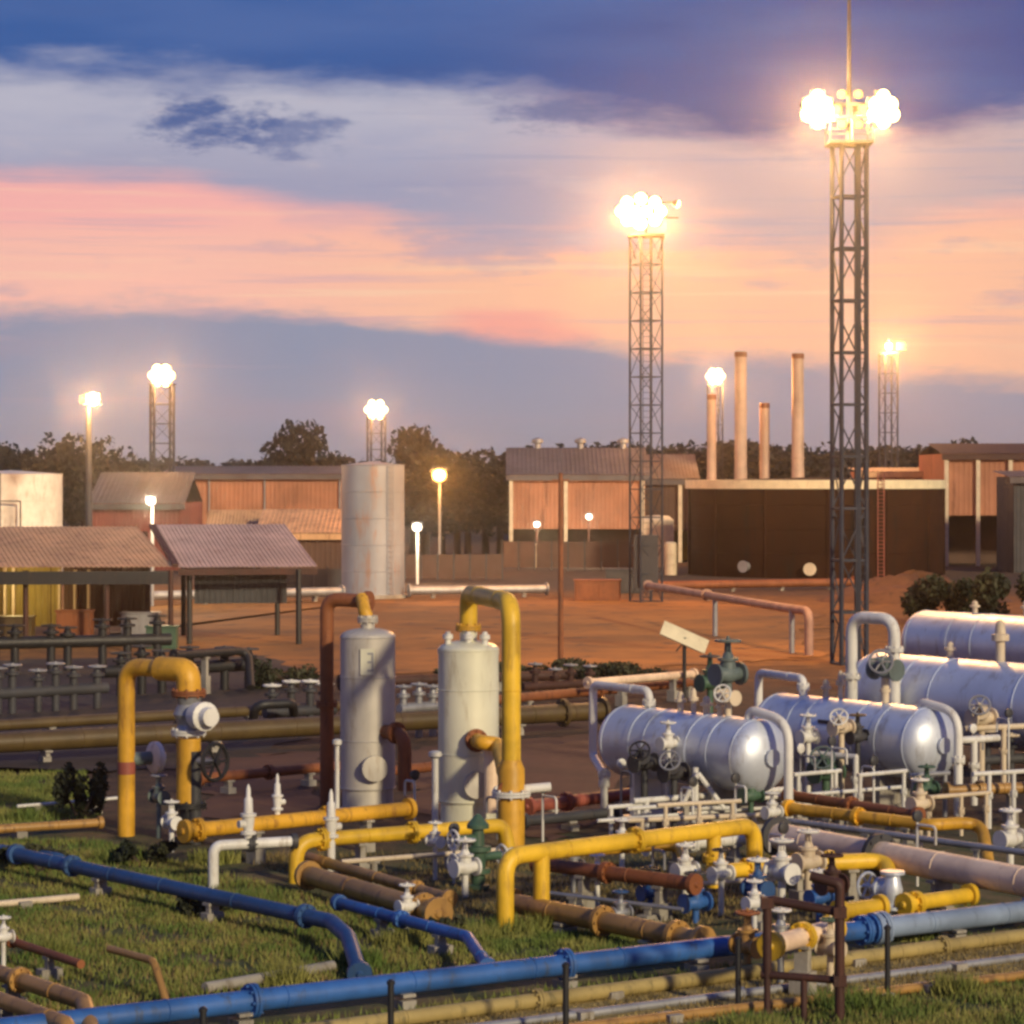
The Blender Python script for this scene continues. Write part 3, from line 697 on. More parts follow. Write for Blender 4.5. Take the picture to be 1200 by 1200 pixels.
def hoop(label, pts, r=.1, mat=WHT, bend=.3, fl=()):
    return run(label, pts, r, mat, bend, fl=fl, name='pipe_hoop')
pA = at(695, 66.2); pB = lerp(a1, b1_, .17); z = zat(803, 66)
hoop('white pipe hoop at the far left end of the nearest silver vessel', [at(708, 64.5, 1.0), Vector((pA.x, pA.y, 1.25)), pA + Zv * z, Vector((pB.x, pB.y, z)), Vector((pB.x, pB.y, 2.4))], .1, WHT, .22, [(3, .5)])
t = run('white post under the left end of the nearest silver vessel', [at(708, 64.5, -.05), at(708, 64.5, 1.0)], .085, WHT, name='support_post', cat='post', fl=[(0, .8)])
pA = at(889, 71.2); pB = lerp(a2, b2_, .16); z = zat(790, 70.6)
hoop('white pipe hoop between the nearest and the middle silver vessels', [Vector((pA.x, pA.y, .5)), pA + Zv * z, Vector((pB.x, pB.y, z)), Vector((pB.x, pB.y, 2.5))], .105, WHT, .25, [(2, .5)])
pA = at(998, 77.5); pB = at(1048, 76.4); z = zat(724, 77)
hoop('tallest pale pipe hoop before the large silver vessel', [Vector((pA.x, pA.y, .3)), pA + Zv * z, Vector((pB.x, pB.y, z)), Vector((pB.x, pB.y, 1.2))], .17, WHT, .5, [(2, .3), (0, .55)])
pt = b1_ + Zv * 1.0 - ax1 * .35; pe = at(924, b1_.y - .75)
hoop('white pipe bending down round the bright end of the nearest vessel', [pt - Zv * .3, pt + Zv * .02 + ax1 * .1, Vector((pe.x, pe.y, pt.z - .15)), pe + Zv * 1.0, pe + Zv * .0 - Zv * .05], .105, WHT, .62, [(3, .25)])
pt = b2_ + Zv * .97 - ax2 * .35; pe = at(1123, b2_.y - .75)
hoop('white pipe bending down round the end of the middle vessel', [pt - Zv * .3, pt + Zv * .02 + ax2 * .1, Vector((pe.x, pe.y, pt.z - .15)), pe + Zv * .0 - Zv * .05], .105, WHT, .62, [(2, .45)])
# white low pipe racks before the vessels
def rack(label, p, q, z, legs, r=.07, mat=WHT):
    p, q = at(*p), at(*q); t = thing('pipe_rack', label, 'pipe rack', p)
    MB().tube([p + Zv * z, q + Zv * z], r, seg=10).build('rail', mat, t)
    for f in legs:
        c = lerp(p, q, f); MB().cyl(c - Zv * .05, c + Zv * z, r * .95, seg=10).build('leg', mat, t)
        flange_mb(c + Zv * z * .6, Zv, r, bolts=6, t=.03).build('flange', mat, t)
    return t
rack('white pipe rack on thin legs before the nearest silver vessel', (742, 60.8), (928, 63.2), .8, (.08, .45, .87))
rack('short white pipe rack before the middle silver vessel', (946, 66.0), (1004, 65.0), 1.35, (.05, .98), .075)
rack('small grey pipe rack beneath the middle silver vessel', (1066, 64.0), (1112, 64.6), 1.02, (.1, .9), .06, GALV)
rack('white double leg rack right of the middle silver vessel', (1118, 66.5), (1170, 67.2), 1.6, (.06, .45), .09)
rack('cream rack before the large vessel at the right edge', (1130, 70.2), (1260, 71.6), 1.55, (.35, .75), .08, CRM)
rack('pale rack low behind the yellow gantry', (736, 59.4), (900, 60.4), .55, (.1, .5, .9), .06, CRM)
rack('tall thin white pipe rack right of the bright vessel end', (930, 63.0), (985, 63.9), 1.15, (.1, .9), .05)
rack('low cream pipe rack before the white A shaped stand', (770, 58.8), (868, 59.6), .95, (.1, .5, .9), .05, CRM)
rack('white pipe rack under the dark strip of the middle vessel', (1005, 62.4), (1062, 63.4), 1.2, (.05, .95), .05)
rack('pale pipe rack behind the yellow bent pipe at right', (1075, 60.5), (1160, 61.6), .9, (.15, .6, .95), .05, CRM)
rack('thin white pipe rack at the right edge below the large vessel', (1140, 62.2), (1235, 63.2), 1.25, (.2, .5, .8), .055)
rack('small white pipe rack left of the nearest vessel foot', (712, 60.5), (752, 61.0), .7, (.1, .9), .05)
# A-shaped pipe stand
t = thing('pipe_stand', 'white A shaped pipe stand before the nearest silver vessel', 'stand', at(818, 61.2))
for px in (798, 848): MB().cyl(at(px, 61.2, .6), at(818, 61.2, 1.38), .06, seg=10).build('strut', WHT, t)
MB().cyl(at(815, 61.3, -.05), at(815, 61.3, 1.5), .07, seg=10).build('post', WHT, t); MB().cyl(at(790, 61.2, .6), at(855, 61.2, .6), .05, seg=8).build('rail', WHT, t)
# valves on and before the vessels
vp = lerp(a1, b1_, .78) + Zv * 1.25
valve('white ring handwheel valve on top of the nearest silver vessel', vp, ax1, .5, CRM, WHT, stem=(-.3, -.9, .25), post=False)
MB().cyl(vp - Zv * .5, vp, .08, seg=10).build('riser', CRM, bpy.data.objects['gate_valve'] if False else [o for o in COL.objects if o.get('label', '').startswith('white ring')][0])
valve('teal valve standing behind the nearest silver vessel', at(853, 73, zat(790, 73)), U, .85, TEAL, TEAL)
valve('dark green valve left of the teal valve', at(832, 76, zat(800, 76)), U, .7, GRN, DGRY)
valve('big grey green handwheel valve before the large silver vessel', lerp(a2, b2_, .72) + Zv * 1.7, ax2, .75, TEAL, GALV, stem=(-.25, -.9, .3), post=False)
o_ = [o for o in COL.objects if o.get('label', '').startswith('big grey green')][0]; c = lerp(a2, b2_, .72); MB().cyl(c + Zv * .9, c + Zv * 1.6, .1, seg=10).build('riser', CRM, o_)
for lab, px, Y, z, s, m1_, m2_ in (('dark valve left before the nearest silver vessel', 755, 61.8, 1.55, .6, DGRY, BLK), ('dark valve right before the nearest silver vessel', 790, 61.6, 1.35, .6, DGRY, GALV),
        ('white valve high before the nearest silver vessel', 783, 62.2, 1.95, .45, WHT, WHT), ('green valve low between nearest and middle vessels', 968, 65.5, .95, .75, GRN, TEAL),
        ('white valve before the left end of the middle vessel', 947, 65.8, 1.75, .5, WHT, WHT), ('white valve before the centre of the middle vessel', 986, 65.6, 2.0, .55, CRM, WHT),
        ('dark valve before the centre of the middle vessel', 1005, 65.9, 1.75, .5, DGRY, OLV), ('pale valve before the large vessel at right', 1150, 70.5, 1.8, .7, CRM, GALV),
        ('green valve under the right end of the middle vessel', 1086, 63.6, .75, .5, GRN, GRN), ('white valve on the brown pipe under the middle vessel', 1078, 58.6, 1.0, .5, CRM, WHT),
        ('white valve low before the right rack', 905, 59.6, .7, .4, WHT, WHT), ('dark valve beneath the bright vessel end', 880, 61.0, .9, .5, GRN, WHT)):
    valve(lab, at(px, Y, z), U, s, m1_, m2_, stem=Zv if s < .55 else (-.2, -.8, .5))

# small-bore lines and gauges round the vessels
def gauge(label, px, Y, h, run_, mat=WHT):
    o = at(px, Y); t = thing('gauge_stand', label, 'gauge', o)
    MB().tube([o - Zv * .05, o + Zv * h, o + Zv * h + V * run_, o + Zv * (h - .35) + V * run_], .028, .1, 8).build('tubing', mat, t)
    c = o + Zv * (h + .16); MB().cyl(o + Zv * h, c - Zv * .06, .025, seg=8).build('stem', mat, t)
    MB().lathe(c + V * .03, V, [(-.07, .11), (0, .12), (.015, .1)], 16).build('dial', DGRY if mat is WHT else WHT, t)
    return t
GP = ['before the left end of the nearest vessel', 'before the middle of the nearest vessel', 'left of the bright vessel end', 'between nearest and middle vessels', 'before the middle vessel, left of its dark strip', 'under the dark strip of the middle vessel',
      'right of the middle vessel end', 'before the large vessel at the right edge', 'right of the goose neck riser', 'left of the goose neck riser', 'between the two upright vessels', 'left of the green valve tree', 'among the valves under the gantry', 'right of the gantry end', 'before the salmon pipe']
for k, (px, Y, h) in enumerate(((728, 62.5, 1.3), (812, 60.6, 1.1), (862, 60.4, 1.2), (938, 64.0, 1.5), (975, 63.8, 1.7), (1024, 63.2, 1.3), (1140, 68.0, 1.6), (1182, 69.0, 1.9), (636, 60.2, 1.0), (583, 60.5, .9), (486, 62.0, 1.1), (532, 54.0, .9), (765, 52.2, .9), (918, 52.6, 1.1), (1075, 53.6, 1.2))):
    gauge('small gauge on bent tubing ' + GP[k], px, Y, h, random.choice((-.4, .35, .5)), WHT if k % 3 else GALV)
for k, (lab, p, q, r) in enumerate((('thin white tube line along the foot of the silver vessels, front', g(700, 962, .5), g(1010, 938, .5), .04), ('thin white tube line along the foot of the silver vessels, rear', g(735, 948, .75), g(1060, 922, .75), .045), ('thin grey tube line under the yellow gantry, left', g(640, 1046, .3), g(800, 1066, .3), .04),
        ('thin pale tube line under the yellow gantry, right', g(770, 1040, .5), g(990, 1022, .5), .045), ('thin dark tube line before the salmon pipe', g(860, 1072, .3), g(1000, 1052, .3), .04), ('thin pale tube line behind the front yellow pipe', g(400, 1010, .5), g(585, 996, .5), .05), ('thin white tube line crossing left of the yellow loop', g(20, 945, .3), g(140, 935, .3), .04))):
    run(lab, [p, q], r, (WHT, WHT, GALV, CRM, DGRY, CRM, WHT)[k], sup=[(0, .2), (0, .75)], name='tube_line', seg=8)

# ------------------------------------------------------------------ middle ground long pipes
run('long olive pipe running across behind the upright vessels', [g(-30, 872, .6), g(705, 833, .6)], .29, OLV, fl=[(0, .3), (0, .62), (0, .93)], sup=[(0, .1), (0, .35), (0, .6), (0, .85)])
run('second olive pipe close behind the left part of the long olive pipe', [g(-40, 852, .55), g(420, 826, .55)], .17, OLV, fl=[(0, .6)], sup=[(0, .2), (0, .7)])
run('brown pipe running behind the long olive pipe at right', [g(560, 822, .5), g(830, 798, .5)], .16, RUST, fl=[(0, .5)], sup=[(0, .2), (0, .6), (0, .9)])
run('thin pink pipe on the far side before the orange yard', [g(690, 800, .9), g(812, 790, .9)], .14, PINK, sup=[(0, .3), (0, .8)])
run('red oxide pipe low behind the yellow goose neck', [g(620, 945, .35), g(742, 930, .35)], .15, RED, fl=[(0, .35)], sup=[(0, .2), (0, .8)])
run('dark pipe before the red oxide pipe', [g(615, 962, .3), g(720, 952, .3)], .12, DGRY, sup=[(0, .5)])
run('rust pipe between the two upright vessels low down', [g(440, 905, .5), g(590, 890, .5)], .13, RUST, sup=[(0, .5)])
run('brown pipe behind the relief valves', [g(235, 912, .45), g(392, 898, .45)], .13, RUST, fl=[(0, .5)], sup=[(0, .2), (0, .8)])
run('black pipe hoop left behind the rust brown pipe', [g(205, 768, 1.5), g(291, 762, 1.5), g(294, 806, .2)], .16, BLK, .4, sup=[(0, .4)])
run('small black pipe hoop low behind the relief valves', [g(296, 857, .1), g(298, 826, 1.0), g(343, 824, 1.0), g(346, 852, .1)], .15, BLK, .35)
def manifold(label, p, q, z, r, n, mat, capm, hcap, sel=None):
    hc0 = hcap
    p, q = Vector(p), Vector(q); t = thing('pipe_manifold', label, 'manifold', flat(p))
    MB().tube([flat(p) + Zv * z, flat(q) + Zv * z], r, seg=14).build('header', mat, t)
    for k in range(n):
        c = flat(lerp(p, q, (k + .5 + random.uniform(-.25, .25)) / n)); hcap = hc0 * random.uniform(.45, 1.3)
        MB().lathe(c - Zv * .05, Zv, [(0, r * .7), (z + hcap, r * .7), (z + hcap + .02, r * 1.3), (z + hcap + .12, r * 1.3), (z + hcap + .14, r * .7), (z + hcap + .35, r * .4)], 12).build('riser', mat, t)
        wheel_mb(c + Zv * (z + hcap + .3), Zv, r * 1.5, .035).build('handwheel', capm, t)
    return t
manifold('dark pipe manifold with pale valve caps at the left edge', at(-20, 92), at(125, 95), .7, .2, 6, DGRY, GALV, .6)
manifold('black pipe manifold behind the yellow loop', at(120, 100), at(300, 104), .9, .24, 6, BLK, DGRY, .5)
manifold('dark manifold behind the left dark manifold under the shed', at(-30, 112), at(200, 115), 1.2, .26, 7, BLK, BLK, .6)
manifold('grey manifold beside the rust brown pipe', at(310, 86), at(392, 87.5), .6, .18, 4, DGRY, WHT, .5)
manifold('grey valve manifold between the two upright vessels', at(468, 84), at(512, 85), .9, .16, 3, GALV, GALV, .6)
manifold('brown manifold right of the goose neck behind', at(612, 98), at(700, 100), .5, .16, 4, DRUST, GALV, .4)
manifold('dark valve manifold before the large vessel at the right', at(1150, 72.5), at(1240, 73.5), .5, .14, 4, DGRY, CRM, .6)
# pipe rack in the orange yard
pp = [g(830, 697, 2.0), g(925, 713, 2.0)]
t = run('pale overhead pipe on legs in the orange yard', [g(760, 686, 2.0), g(930, 714, 2.0), Vector((*g(948, 716, 2.0).xy, 2.0)), Vector((*g(948, 716, 2.0).xy, -.05))], .2, DPINK, .5, fl=[(0, .45)])
for px, py in ((928, 714), (838, 699)):
    c = g(px, py, 2.0); MB().cyl(flat(c) - Zv * .05, c, .13, seg=10).build('leg', GALV, t)
# tilted pale lamp-lit plate on its post
c = at(802, 98, zat(747, 98)); M = Matrix.Rotation(R(24), 3, 'Y') @ Matrix.Rotation(R(52), 3, 'X')
t = thing('tilted_panel', 'pale tilted panel on a dark post above the green valves', 'panel', flat(c))
MB().box(c, (1.75, .62, .06), M).build('panel', RIM, t); MB().cyl(flat(c) - Zv * .05, c, .07, seg=10).build('post', BLK, t)
MB().bar(c - Vector((.3, 0, .5)), c - Vector((-.1, 0, .02)), .05).build('brace', BLK, t)
# slim pole
o = at(657, 111.5); t = thing('wooden_pole', 'slim brown pole standing alone before the orange yard', 'pole', o)
MB().cyl(o - Zv * .1, o + Zv * 8.2, .12, .085, 12).build('shaft', RUST, t); MB().bar(o + Vector((-.35, 0, 7.9)), o + Vector((.35, 0, 7.9)), .08).build('crossarm', RUST, t)

# ------------------------------------------------------------------ light towers
FLOOD_H = MB().box((0, .1, 0), (.62, .32, .52)).box((0, .3, 0), (.3, .14, .3)).mesh('floodlight', DGRY)
def flood_lens(mat): return MB().lathe((0, -.061, 0), (0, -1, 0), [(0, .3), (.06, .29), (.13, .2), (.17, .08)], 16).mesh('lens', mat)
LM = {m.name: flood_lens(m) for m in (LENS, LENSY, LENSW, LENSO, LENSP)}
def flood(parent, loc, yaw, mat, s=1., tilt=20):
    h = link_part('floodlight', FLOOD_H, parent, loc, (R(tilt), 0, R(yaw)), (s, s, s))
    link_part('lens', LM[mat.name], h)
    return h
def lamp(parent, loc, power, colr, rad=.5):
    l = bpy.data.lights.new('lamp', 'POINT'); l.energy = power * 1.9; l.color = colr; l.shadow_soft_size = rad
    o = bpy.data.objects.new('lamp', l); COL.objects.link(o); o.parent = parent; o.location = loc
def lattice(t, w, h, n, mat, rl=.07, rb=.035, rot=0., each=True, zb=0.):
    c = [Matrix.Rotation(rot, 3, 'Z') @ Vector((sx * w / 2, sy * w / 2, 0)) for sx, sy in ((-1, -1), (1, -1), (1, 1), (-1, 1))]
    legm = MB().cyl((0, 0, zb), (0, 0, h), rl, seg=8).mesh('leg', mat)
    for p in c: link_part('leg', legm, t, p)
    ph = h / n
    if each:
        hm = [MB().bar(c[i], c[(i + 1) % 4], rb * 2).mesh('horizontal_brace', mat) for i in range(4)]
        dm = [[MB().bar(c[i], c[(i + 1) % 4] + Zv * ph, rb * 1.1).mesh('diagonal_brace', mat), MB().bar(c[(i + 1) % 4], c[i] + Zv * ph, rb * 1.1).mesh('diagonal_brace', mat)] for i in range(4)]
        for k in range(n + 1):
            for i in range(4):
                link_part('horizontal_brace', hm[i], t, Zv * (k * ph))
                if k < n: link_part('diagonal_brace', dm[i][k % 2], t, Zv * (k * ph))
    else:
        mb = MB()
        for k in range(n + 1):
            for i in range(4):
                mb.bar(c[i] + Zv * k * ph, c[(i + 1) % 4] + Zv * k * ph, rb * 2)
                if k < n:
                    a, b = (i, (i + 1) % 4) if k % 2 else ((i + 1) % 4, i); mb.bar(c[a] + Zv * k * ph, c[b] + Zv * (k + 1) * ph, rb * 1.1)
        link_part('lattice', mb.mesh('lattice', mat), t)
    return c
def ladder(t, p, h, w, mat, rot=0):
    mb = MB(); d = Matrix.Rotation(rot, 3, 'Z') @ Vector((w / 2, 0, 0))
    for s in (-1, 1): mb.bar(p + d * s, p + d * s + Zv * h, .05)
    for k in range(int(h / .4)): mb.bar(p - d + Zv * (k * .4 + .3), p + d + Zv * (k * .4 + .3), .03)
    link_part('ladder', mb.mesh('ladder', mat), t)
SOD = (1, .44, .11); WRM = (1, .50, .15)
# near tower
o = at(995, 117.4); h = 22.3
t = thing('light_tower', 'tall near lattice light tower with twin clusters of lit floodlights', 'light tower', o)
c = lattice(t, 1.12, h, 10, STEEL, .1, .05, R(14))
ladder(t, c[1] + Vector((-.12, -.1, 0)), h, .42, STEEL, R(14))
link_part('cable_tray', MB().box((.34, -.52, h / 2), (.22, .06, h)).mesh('cable_tray', STEEL), t)
link_part('platform', MB().box((0, 0, h + .06), (1.9, 1.9, .12)).mesh('platform', STEEL), t)
rl = MB()
for i in range(4):
    a_ = [Vector((-.92, -.92, h)), Vector((.92, -.92, h)), Vector((.92, .92, h)), Vector((-.92, .92, h))]
    rl.bar(a_[i] + Zv * 1.1, a_[(i + 1) % 4] + Zv * 1.1, .05); rl.bar(a_[i] + Zv * .6, a_[(i + 1) % 4] + Zv * .6, .04); rl.bar(a_[i], a_[i] + Zv * 1.1, .05)
link_part('railing', rl.mesh('railing', STEEL), t)
link_part('spire', MB().cyl((0, 0, h), (0, 0, h + 9.5), .13, .05, 10).mesh('spire', STEEL), t)
link_part('crossarm', MB().bar((-2.1, -.1, h + 1.75), (2.1, -.1, h + 1.75), .12).bar((-2.1, -.1, h + 1.2), (2.1, -.1, h + 1.2), .12).bar((-2.1, .3, h + 1.75), (2.1, .3, h + 1.75), .1).mesh('crossarm', STEEL), t)
for s in (-1, 1):
    for dx in (1.02, 1.4, 1.78):
        for dz in (1.28, 1.72):
            flood(t, (s * (1.4 + (dx - 1.4) * (1 if dz < 1.5 else .8)), -.35, h + dz), s * 12, LENS, 1.1, 12)
    flood(t, (s * 1.4, -.35, h + 2.05), s * 8, LENS, 1.0, 12); flood(t, (s * 1.4, -.4, h + .95), s * 8, LENS, 1.0, 12)
for dx in (-.35, .35): flood(t, (dx, -.35, h + 2.15), 0, LENSY, .6, 14); flood(t, (dx, -.4, h + .85), 0, LENSY, .6, 14); flood(t, (dx * 1.7, -.35, h + 1.5), 0, LENSY, .7, 14)
for dx in (-1.5, -.5, .5, 1.5): flood(t, (dx, .5, h + 1.6), 180, LENS, .9)
lamp(t, (-1.4, -1.1, h + 1.2), 9000, WRM); lamp(t, (1.4, 1.3, h + 1.0), 9000, WRM)
# second tower
o = at(757, 176.6); h = 23.6
t = thing('light_tower', 'second lattice light tower in the orange yard, left of the dark tank', 'light tower', o)
c = lattice(t, 1.55, h, 13, STEEL, .07, .035, R(24))
ladder(t, Vector((0, -.7, 0)), h, .45, STEEL)
link_part('platform', MB().box((0, 0, h + .05), (2.3, 2.3, .1)).mesh('platform', STEEL), t)
for s in (-1, 1): link_part('bracket', MB().bar((s * .7, -.4, h - 1.5), (s * 1.15, -.6, h), .08).mesh('bracket', STEEL), t)
link_part('cabinet', MB().box((0, -.2, 2.6), (1.5, 1.2, 3.4)).mesh('cabinet', DGRY), t)
for k in range(8): flood(t, (-.35 + 1.25 * math.cos(k * math.pi / 4), -.5, h + 1.6 + .8 * math.sin(k * math.pi / 4)), 12 * math.cos(k * math.pi / 4), LENS, 1.35, 12)
for dx in (-.7, 0): flood(t, (dx, -.6, h + 1.6), 0, LENS, 1.2, 12)
for k in range(3): flood(t, (-.9 + k * .9, .5, h + 1.5), 180, LENS, 1.1)
flood(t, (2.0, -.1, h + 2.1), 80, LENS, .8)
link_part('crossarm', MB().bar((-1.7, -.2, h + 1.2), (2.1, -.2, h + 1.2), .1).bar((-1.3, -.2, h + 2.2), (2.1, -.2, h + 2.2), .1).bar((0, 0, h), (0, 0, h + 2.6), .14).mesh('crossarm', STEEL), t)
lamp(t, (-1, -1.4, h + 1.), 12000, SOD); lamp(t, (1, 1.4, h + 1.), 12000, SOD)
# far towers
def far_tower(label, px, Y, py, w, mat, n, s, spread, power, colr, rows=2, cols=3, dead=False):
    o = at(px, Y); h = zat(py, Y) - .9
    t = thing('light_tower', label, 'light tower', o)
    lattice(t, w, h, n, STEEL, w * .07, w * .028, R(18), False)
    link_part('platform', MB().box((0, 0, h + .05), (w * 1.3, w * 1.3, .1)).mesh('platform', STEEL), t)
    link_part('crossarm', MB().bar((-spread, 0, h + .8), (spread, 0, h + .8), .12).bar((0, 0, h), (0, 0, h + 1.6), .14).mesh('crossarm', STEEL), t)
    if cols == 1: flood(t, (-spread, -.4, h + .8), 0, mat, s, 10)
    else:
        for i in range(6): flood(t, (spread * .62 * math.cos(i * math.pi / 3), -.4, h + .9 + spread * .55 * math.sin(i * math.pi / 3)), 14 * math.cos(i * math.pi / 3), mat, s * .9, 10)
        flood(t, (0, -.5, h + .9), 0, mat, s, 10)
    if dead: link_part('dark_floodlight', MB().box((w * .9, 0, h + .8), (1.0, .8, .9)).mesh('dark_floodlight', DGRY), t)
    if power: lamp(t, (0, -1.6, h + .6), power, colr)
    return t
far_tower('distant lattice light tower with bright star lamp above the red building', 190, 264, 440, 1.9, LENS, 9, 1.7, 1.3, 6500, SOD, 2, 3)
far_tower('distant lattice light tower behind the weathered silver tank', 441, 320, 480, 1.7, LENSW, 8, 1.6, 1.5, 5000, SOD, 2, 3)
far_tower('distant light mast with square lamp behind the leftmost stack', 838, 262, 441, 1.1, LENSW, 9, 1.3, .9, 6000, SOD, 2, 2)
far_tower('distant light tower with one lit and one dark lamp right of the near tower', 1041, 300, 405, 1.5, LENSW, 10, 1.3, 0.01, 12000, SOD, 1, 1, True)
t = [o for o in COL.objects if o.get('label', '').startswith('distant light tower with one lit')][0]
# left mast on a concrete pole
o = at(104, 200); h = zat(470, 200)
t = thing('lamp_mast', 'grey pole mast with one lit lamp at the far left', 'lamp mast', o)
link_part('pole', MB().cyl((0, 0, 0), (0, 0, h), .3, .2, 12).mesh('pole', STEEL), t)
link_part('crossarm', MB().bar((-.4, 0, h - .1), (.6, 0, h - .1), .14).bar((0, 0, h), (0, 0, h + .5), .2).mesh('crossarm', STEEL), t)
flood(t, (.35, -.3, h + .15), 0, LENSW, 1.7, 10); flood(t, (-.35, .3, h + .1), 180, LENSW, 1.1, 10)
lamp(t, (.4, -1.2, h), 6000, WRM)
# sodium street lamp
def street(label, px, Y, py, mat, power, colr, s=1.3, pole=GALV, head=True):
    o = at(px, Y); h = zat(py, Y); t = thing('street_lamp', label, 'street lamp', o)
    link_part('pole', MB().tube([(0, .2, 0), (0, .2, h + .15), (0, -.5, h + .2)], .11, .4, 10).mesh('pole', pole), t)
    flood(t, (0, -.55, h), 0, mat, s, 25)
    lamp(t, (0, -1.3, h - .1), power, colr)
    return t
street('orange sodium street lamp glowing before the dark trees', 515, 232, 556, LENSO, 3200, (1, .42, .1), 2.0)
street('short white lit lamp post right of the weathered silver tank', 489, 205, 617, LENSP, 700, (1, .85, .6), 1.2, WHT)
street('small white lamp behind the ridge of the open shed', 178, 170, 586, LENSP, 1500, (1, .8, .5), 1.0)
street('small lamp before the warehouse, left bay', 629, 248, 614, LENSP, 600, (1, .75, .45), 1.0, DRUST)
street('small lamp before the warehouse, middle bay', 690, 249, 605, LENSP, 600, (1, .75, .45), 1.0, DRUST)

# ------------------------------------------------------------------ tanks and stacks
def tank(label, px, Yf, R_, h, mat, rim=None, courses=4, stair=None, dome=.3, name='storage_tank'):
    Yc = Yf + R_; o = at(px, Yc); t = thing(name, label, 'tank', o)
    for k in range(courses):
        z0, z1 = h * k / courses, h * (k + 1) / courses
        MB().lathe(o + Zv * z0, Zv, [(0 if k else -.05, R_ - .004 * k), (z1 - z0, R_ - .004 * k)], 56).build('shell_course', mat, t)
        MB().torus(o + Zv * z1, Zv, R_ - .002, .03, 56, 4).build('weld_seam', mat, t)
    if rim:
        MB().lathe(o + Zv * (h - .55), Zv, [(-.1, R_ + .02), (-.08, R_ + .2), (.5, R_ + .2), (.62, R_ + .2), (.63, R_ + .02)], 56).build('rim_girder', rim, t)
    MB().lathe(o + Zv * h, Zv, [(.01, R_ - .05), (dome, R_ * .05)], 48).build('roof', mat, t)
    return t, o
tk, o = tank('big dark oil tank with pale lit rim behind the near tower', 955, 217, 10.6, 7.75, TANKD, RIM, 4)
for k in range(7):
    a_ = R(188 + 27 * k); d = Vector((math.cos(a_), math.sin(a_), 0))
    MB().bar(o + d * 10.66 + Zv * .05, o + d * 10.66 + Zv * 7.15, .09, .14).build('stiffener', TANKD, tk)
lad = MB(); d = Vector((.38, -.925, 0)) * 10.9
for s in (-.25, .25): lad.bar(o + d + Vector((s, 0, 0)), o + d + Vector((s, 0, 8.4)), .07)
for k in range(26): lad.bar(o + d + Vector((-.25, 0, .3 + .3 * k)), o + d + Vector((.25, 0, .3 + .3 * k)), .045)
lad.build('ladder', RED, tk)
MB().lathe(o + Vector((-6.6, -8.75, .9)), Vector((-.6, -.8, 0)), [(-.3, .36), (.2, .36), (.22, .48), (.32, .48)], 14).build('manway', GALV, tk)
MB().lathe(o + Vector((-1.6, -10.7, .75)), Vector((-.1, -1, 0)), [(-.3, .4), (.25, .4), (.27, .52), (.37, .52)], 14).build('manway', CRM, tk)
tw, o2 = tank('weathered grey tank standing by the orange yard', 437, 181, 2.12, 8.86, TANKS, None, 5, dome=.25)
lad = MB(); d = Vector((.55, -.83, 0)) * 2.25
for s in (-.2, .2): lad.bar(o2 + d + Vector((s, 0, 0)), o2 + d + Vector((s, 0, 9.4)), .05)
for k in range(26): lad.bar(o2 + d + Vector((-.2, 0, .3 + .35 * k)), o2 + d + Vector((.2, 0, .3 + .35 * k)), .035)
lad.build('ladder', TANKS, tw)
MB().lathe(o2 - Zv * 0, Zv, [(-.05, 2.5), (.18, 2.5), (.2, 2.2)], 40).build('foundation', CONC, tw)
tc_, o3 = tank('cream tank at the left edge behind the open shed', 12, 212, 4.1, 8.3, WHT, None, 4, dome=.3)
fr = MB()
for px in (0, 24): fr.bar(at(px, 211.5, 0), at(px, 211.5, 6.2 if px else 8.4), .1)
fr.bar(at(0, 211.5, 6.2), at(24, 211.5, 6.2), .1); fr.build('stair_frame', DGRY, tc_)
for lab, px, py, w, Y in (('short stack below the square lamp, left end', 834, 462, 11, 256), ('tall pinkish stack, left of the two tall', 868, 412, 14.5, 254), ('short stack between the two tall stacks', 896, 472, 12, 256), ('tall pinkish stack, right of the two tall', 935, 414, 14.5, 253)):
    o = at(px, Y); h = zat(py, Y); r = w * Y / FPX / 2
    t = thing('exhaust_stack', lab, 'chimney', o, 'exhaust stacks behind the dark tank')
    MB().lathe(o, Zv, [(0, r * 1.08), (h * .45, r * 1.04), (h * .46, r), (h, r * .96)], 20).build('shaft', CHIM, t)
    MB().lathe(o + Zv * h, Zv, [(-.5, r * 1.02), (-.1, r * 1.02), (0, r * .9)], 20).build('tip', RUST, t)
    for f in (.5, .72): MB().lathe(o + Zv * h * f, Zv, [(0, r * 1.12), (.12, r * 1.12)], 20).build('band', CHIM, t)

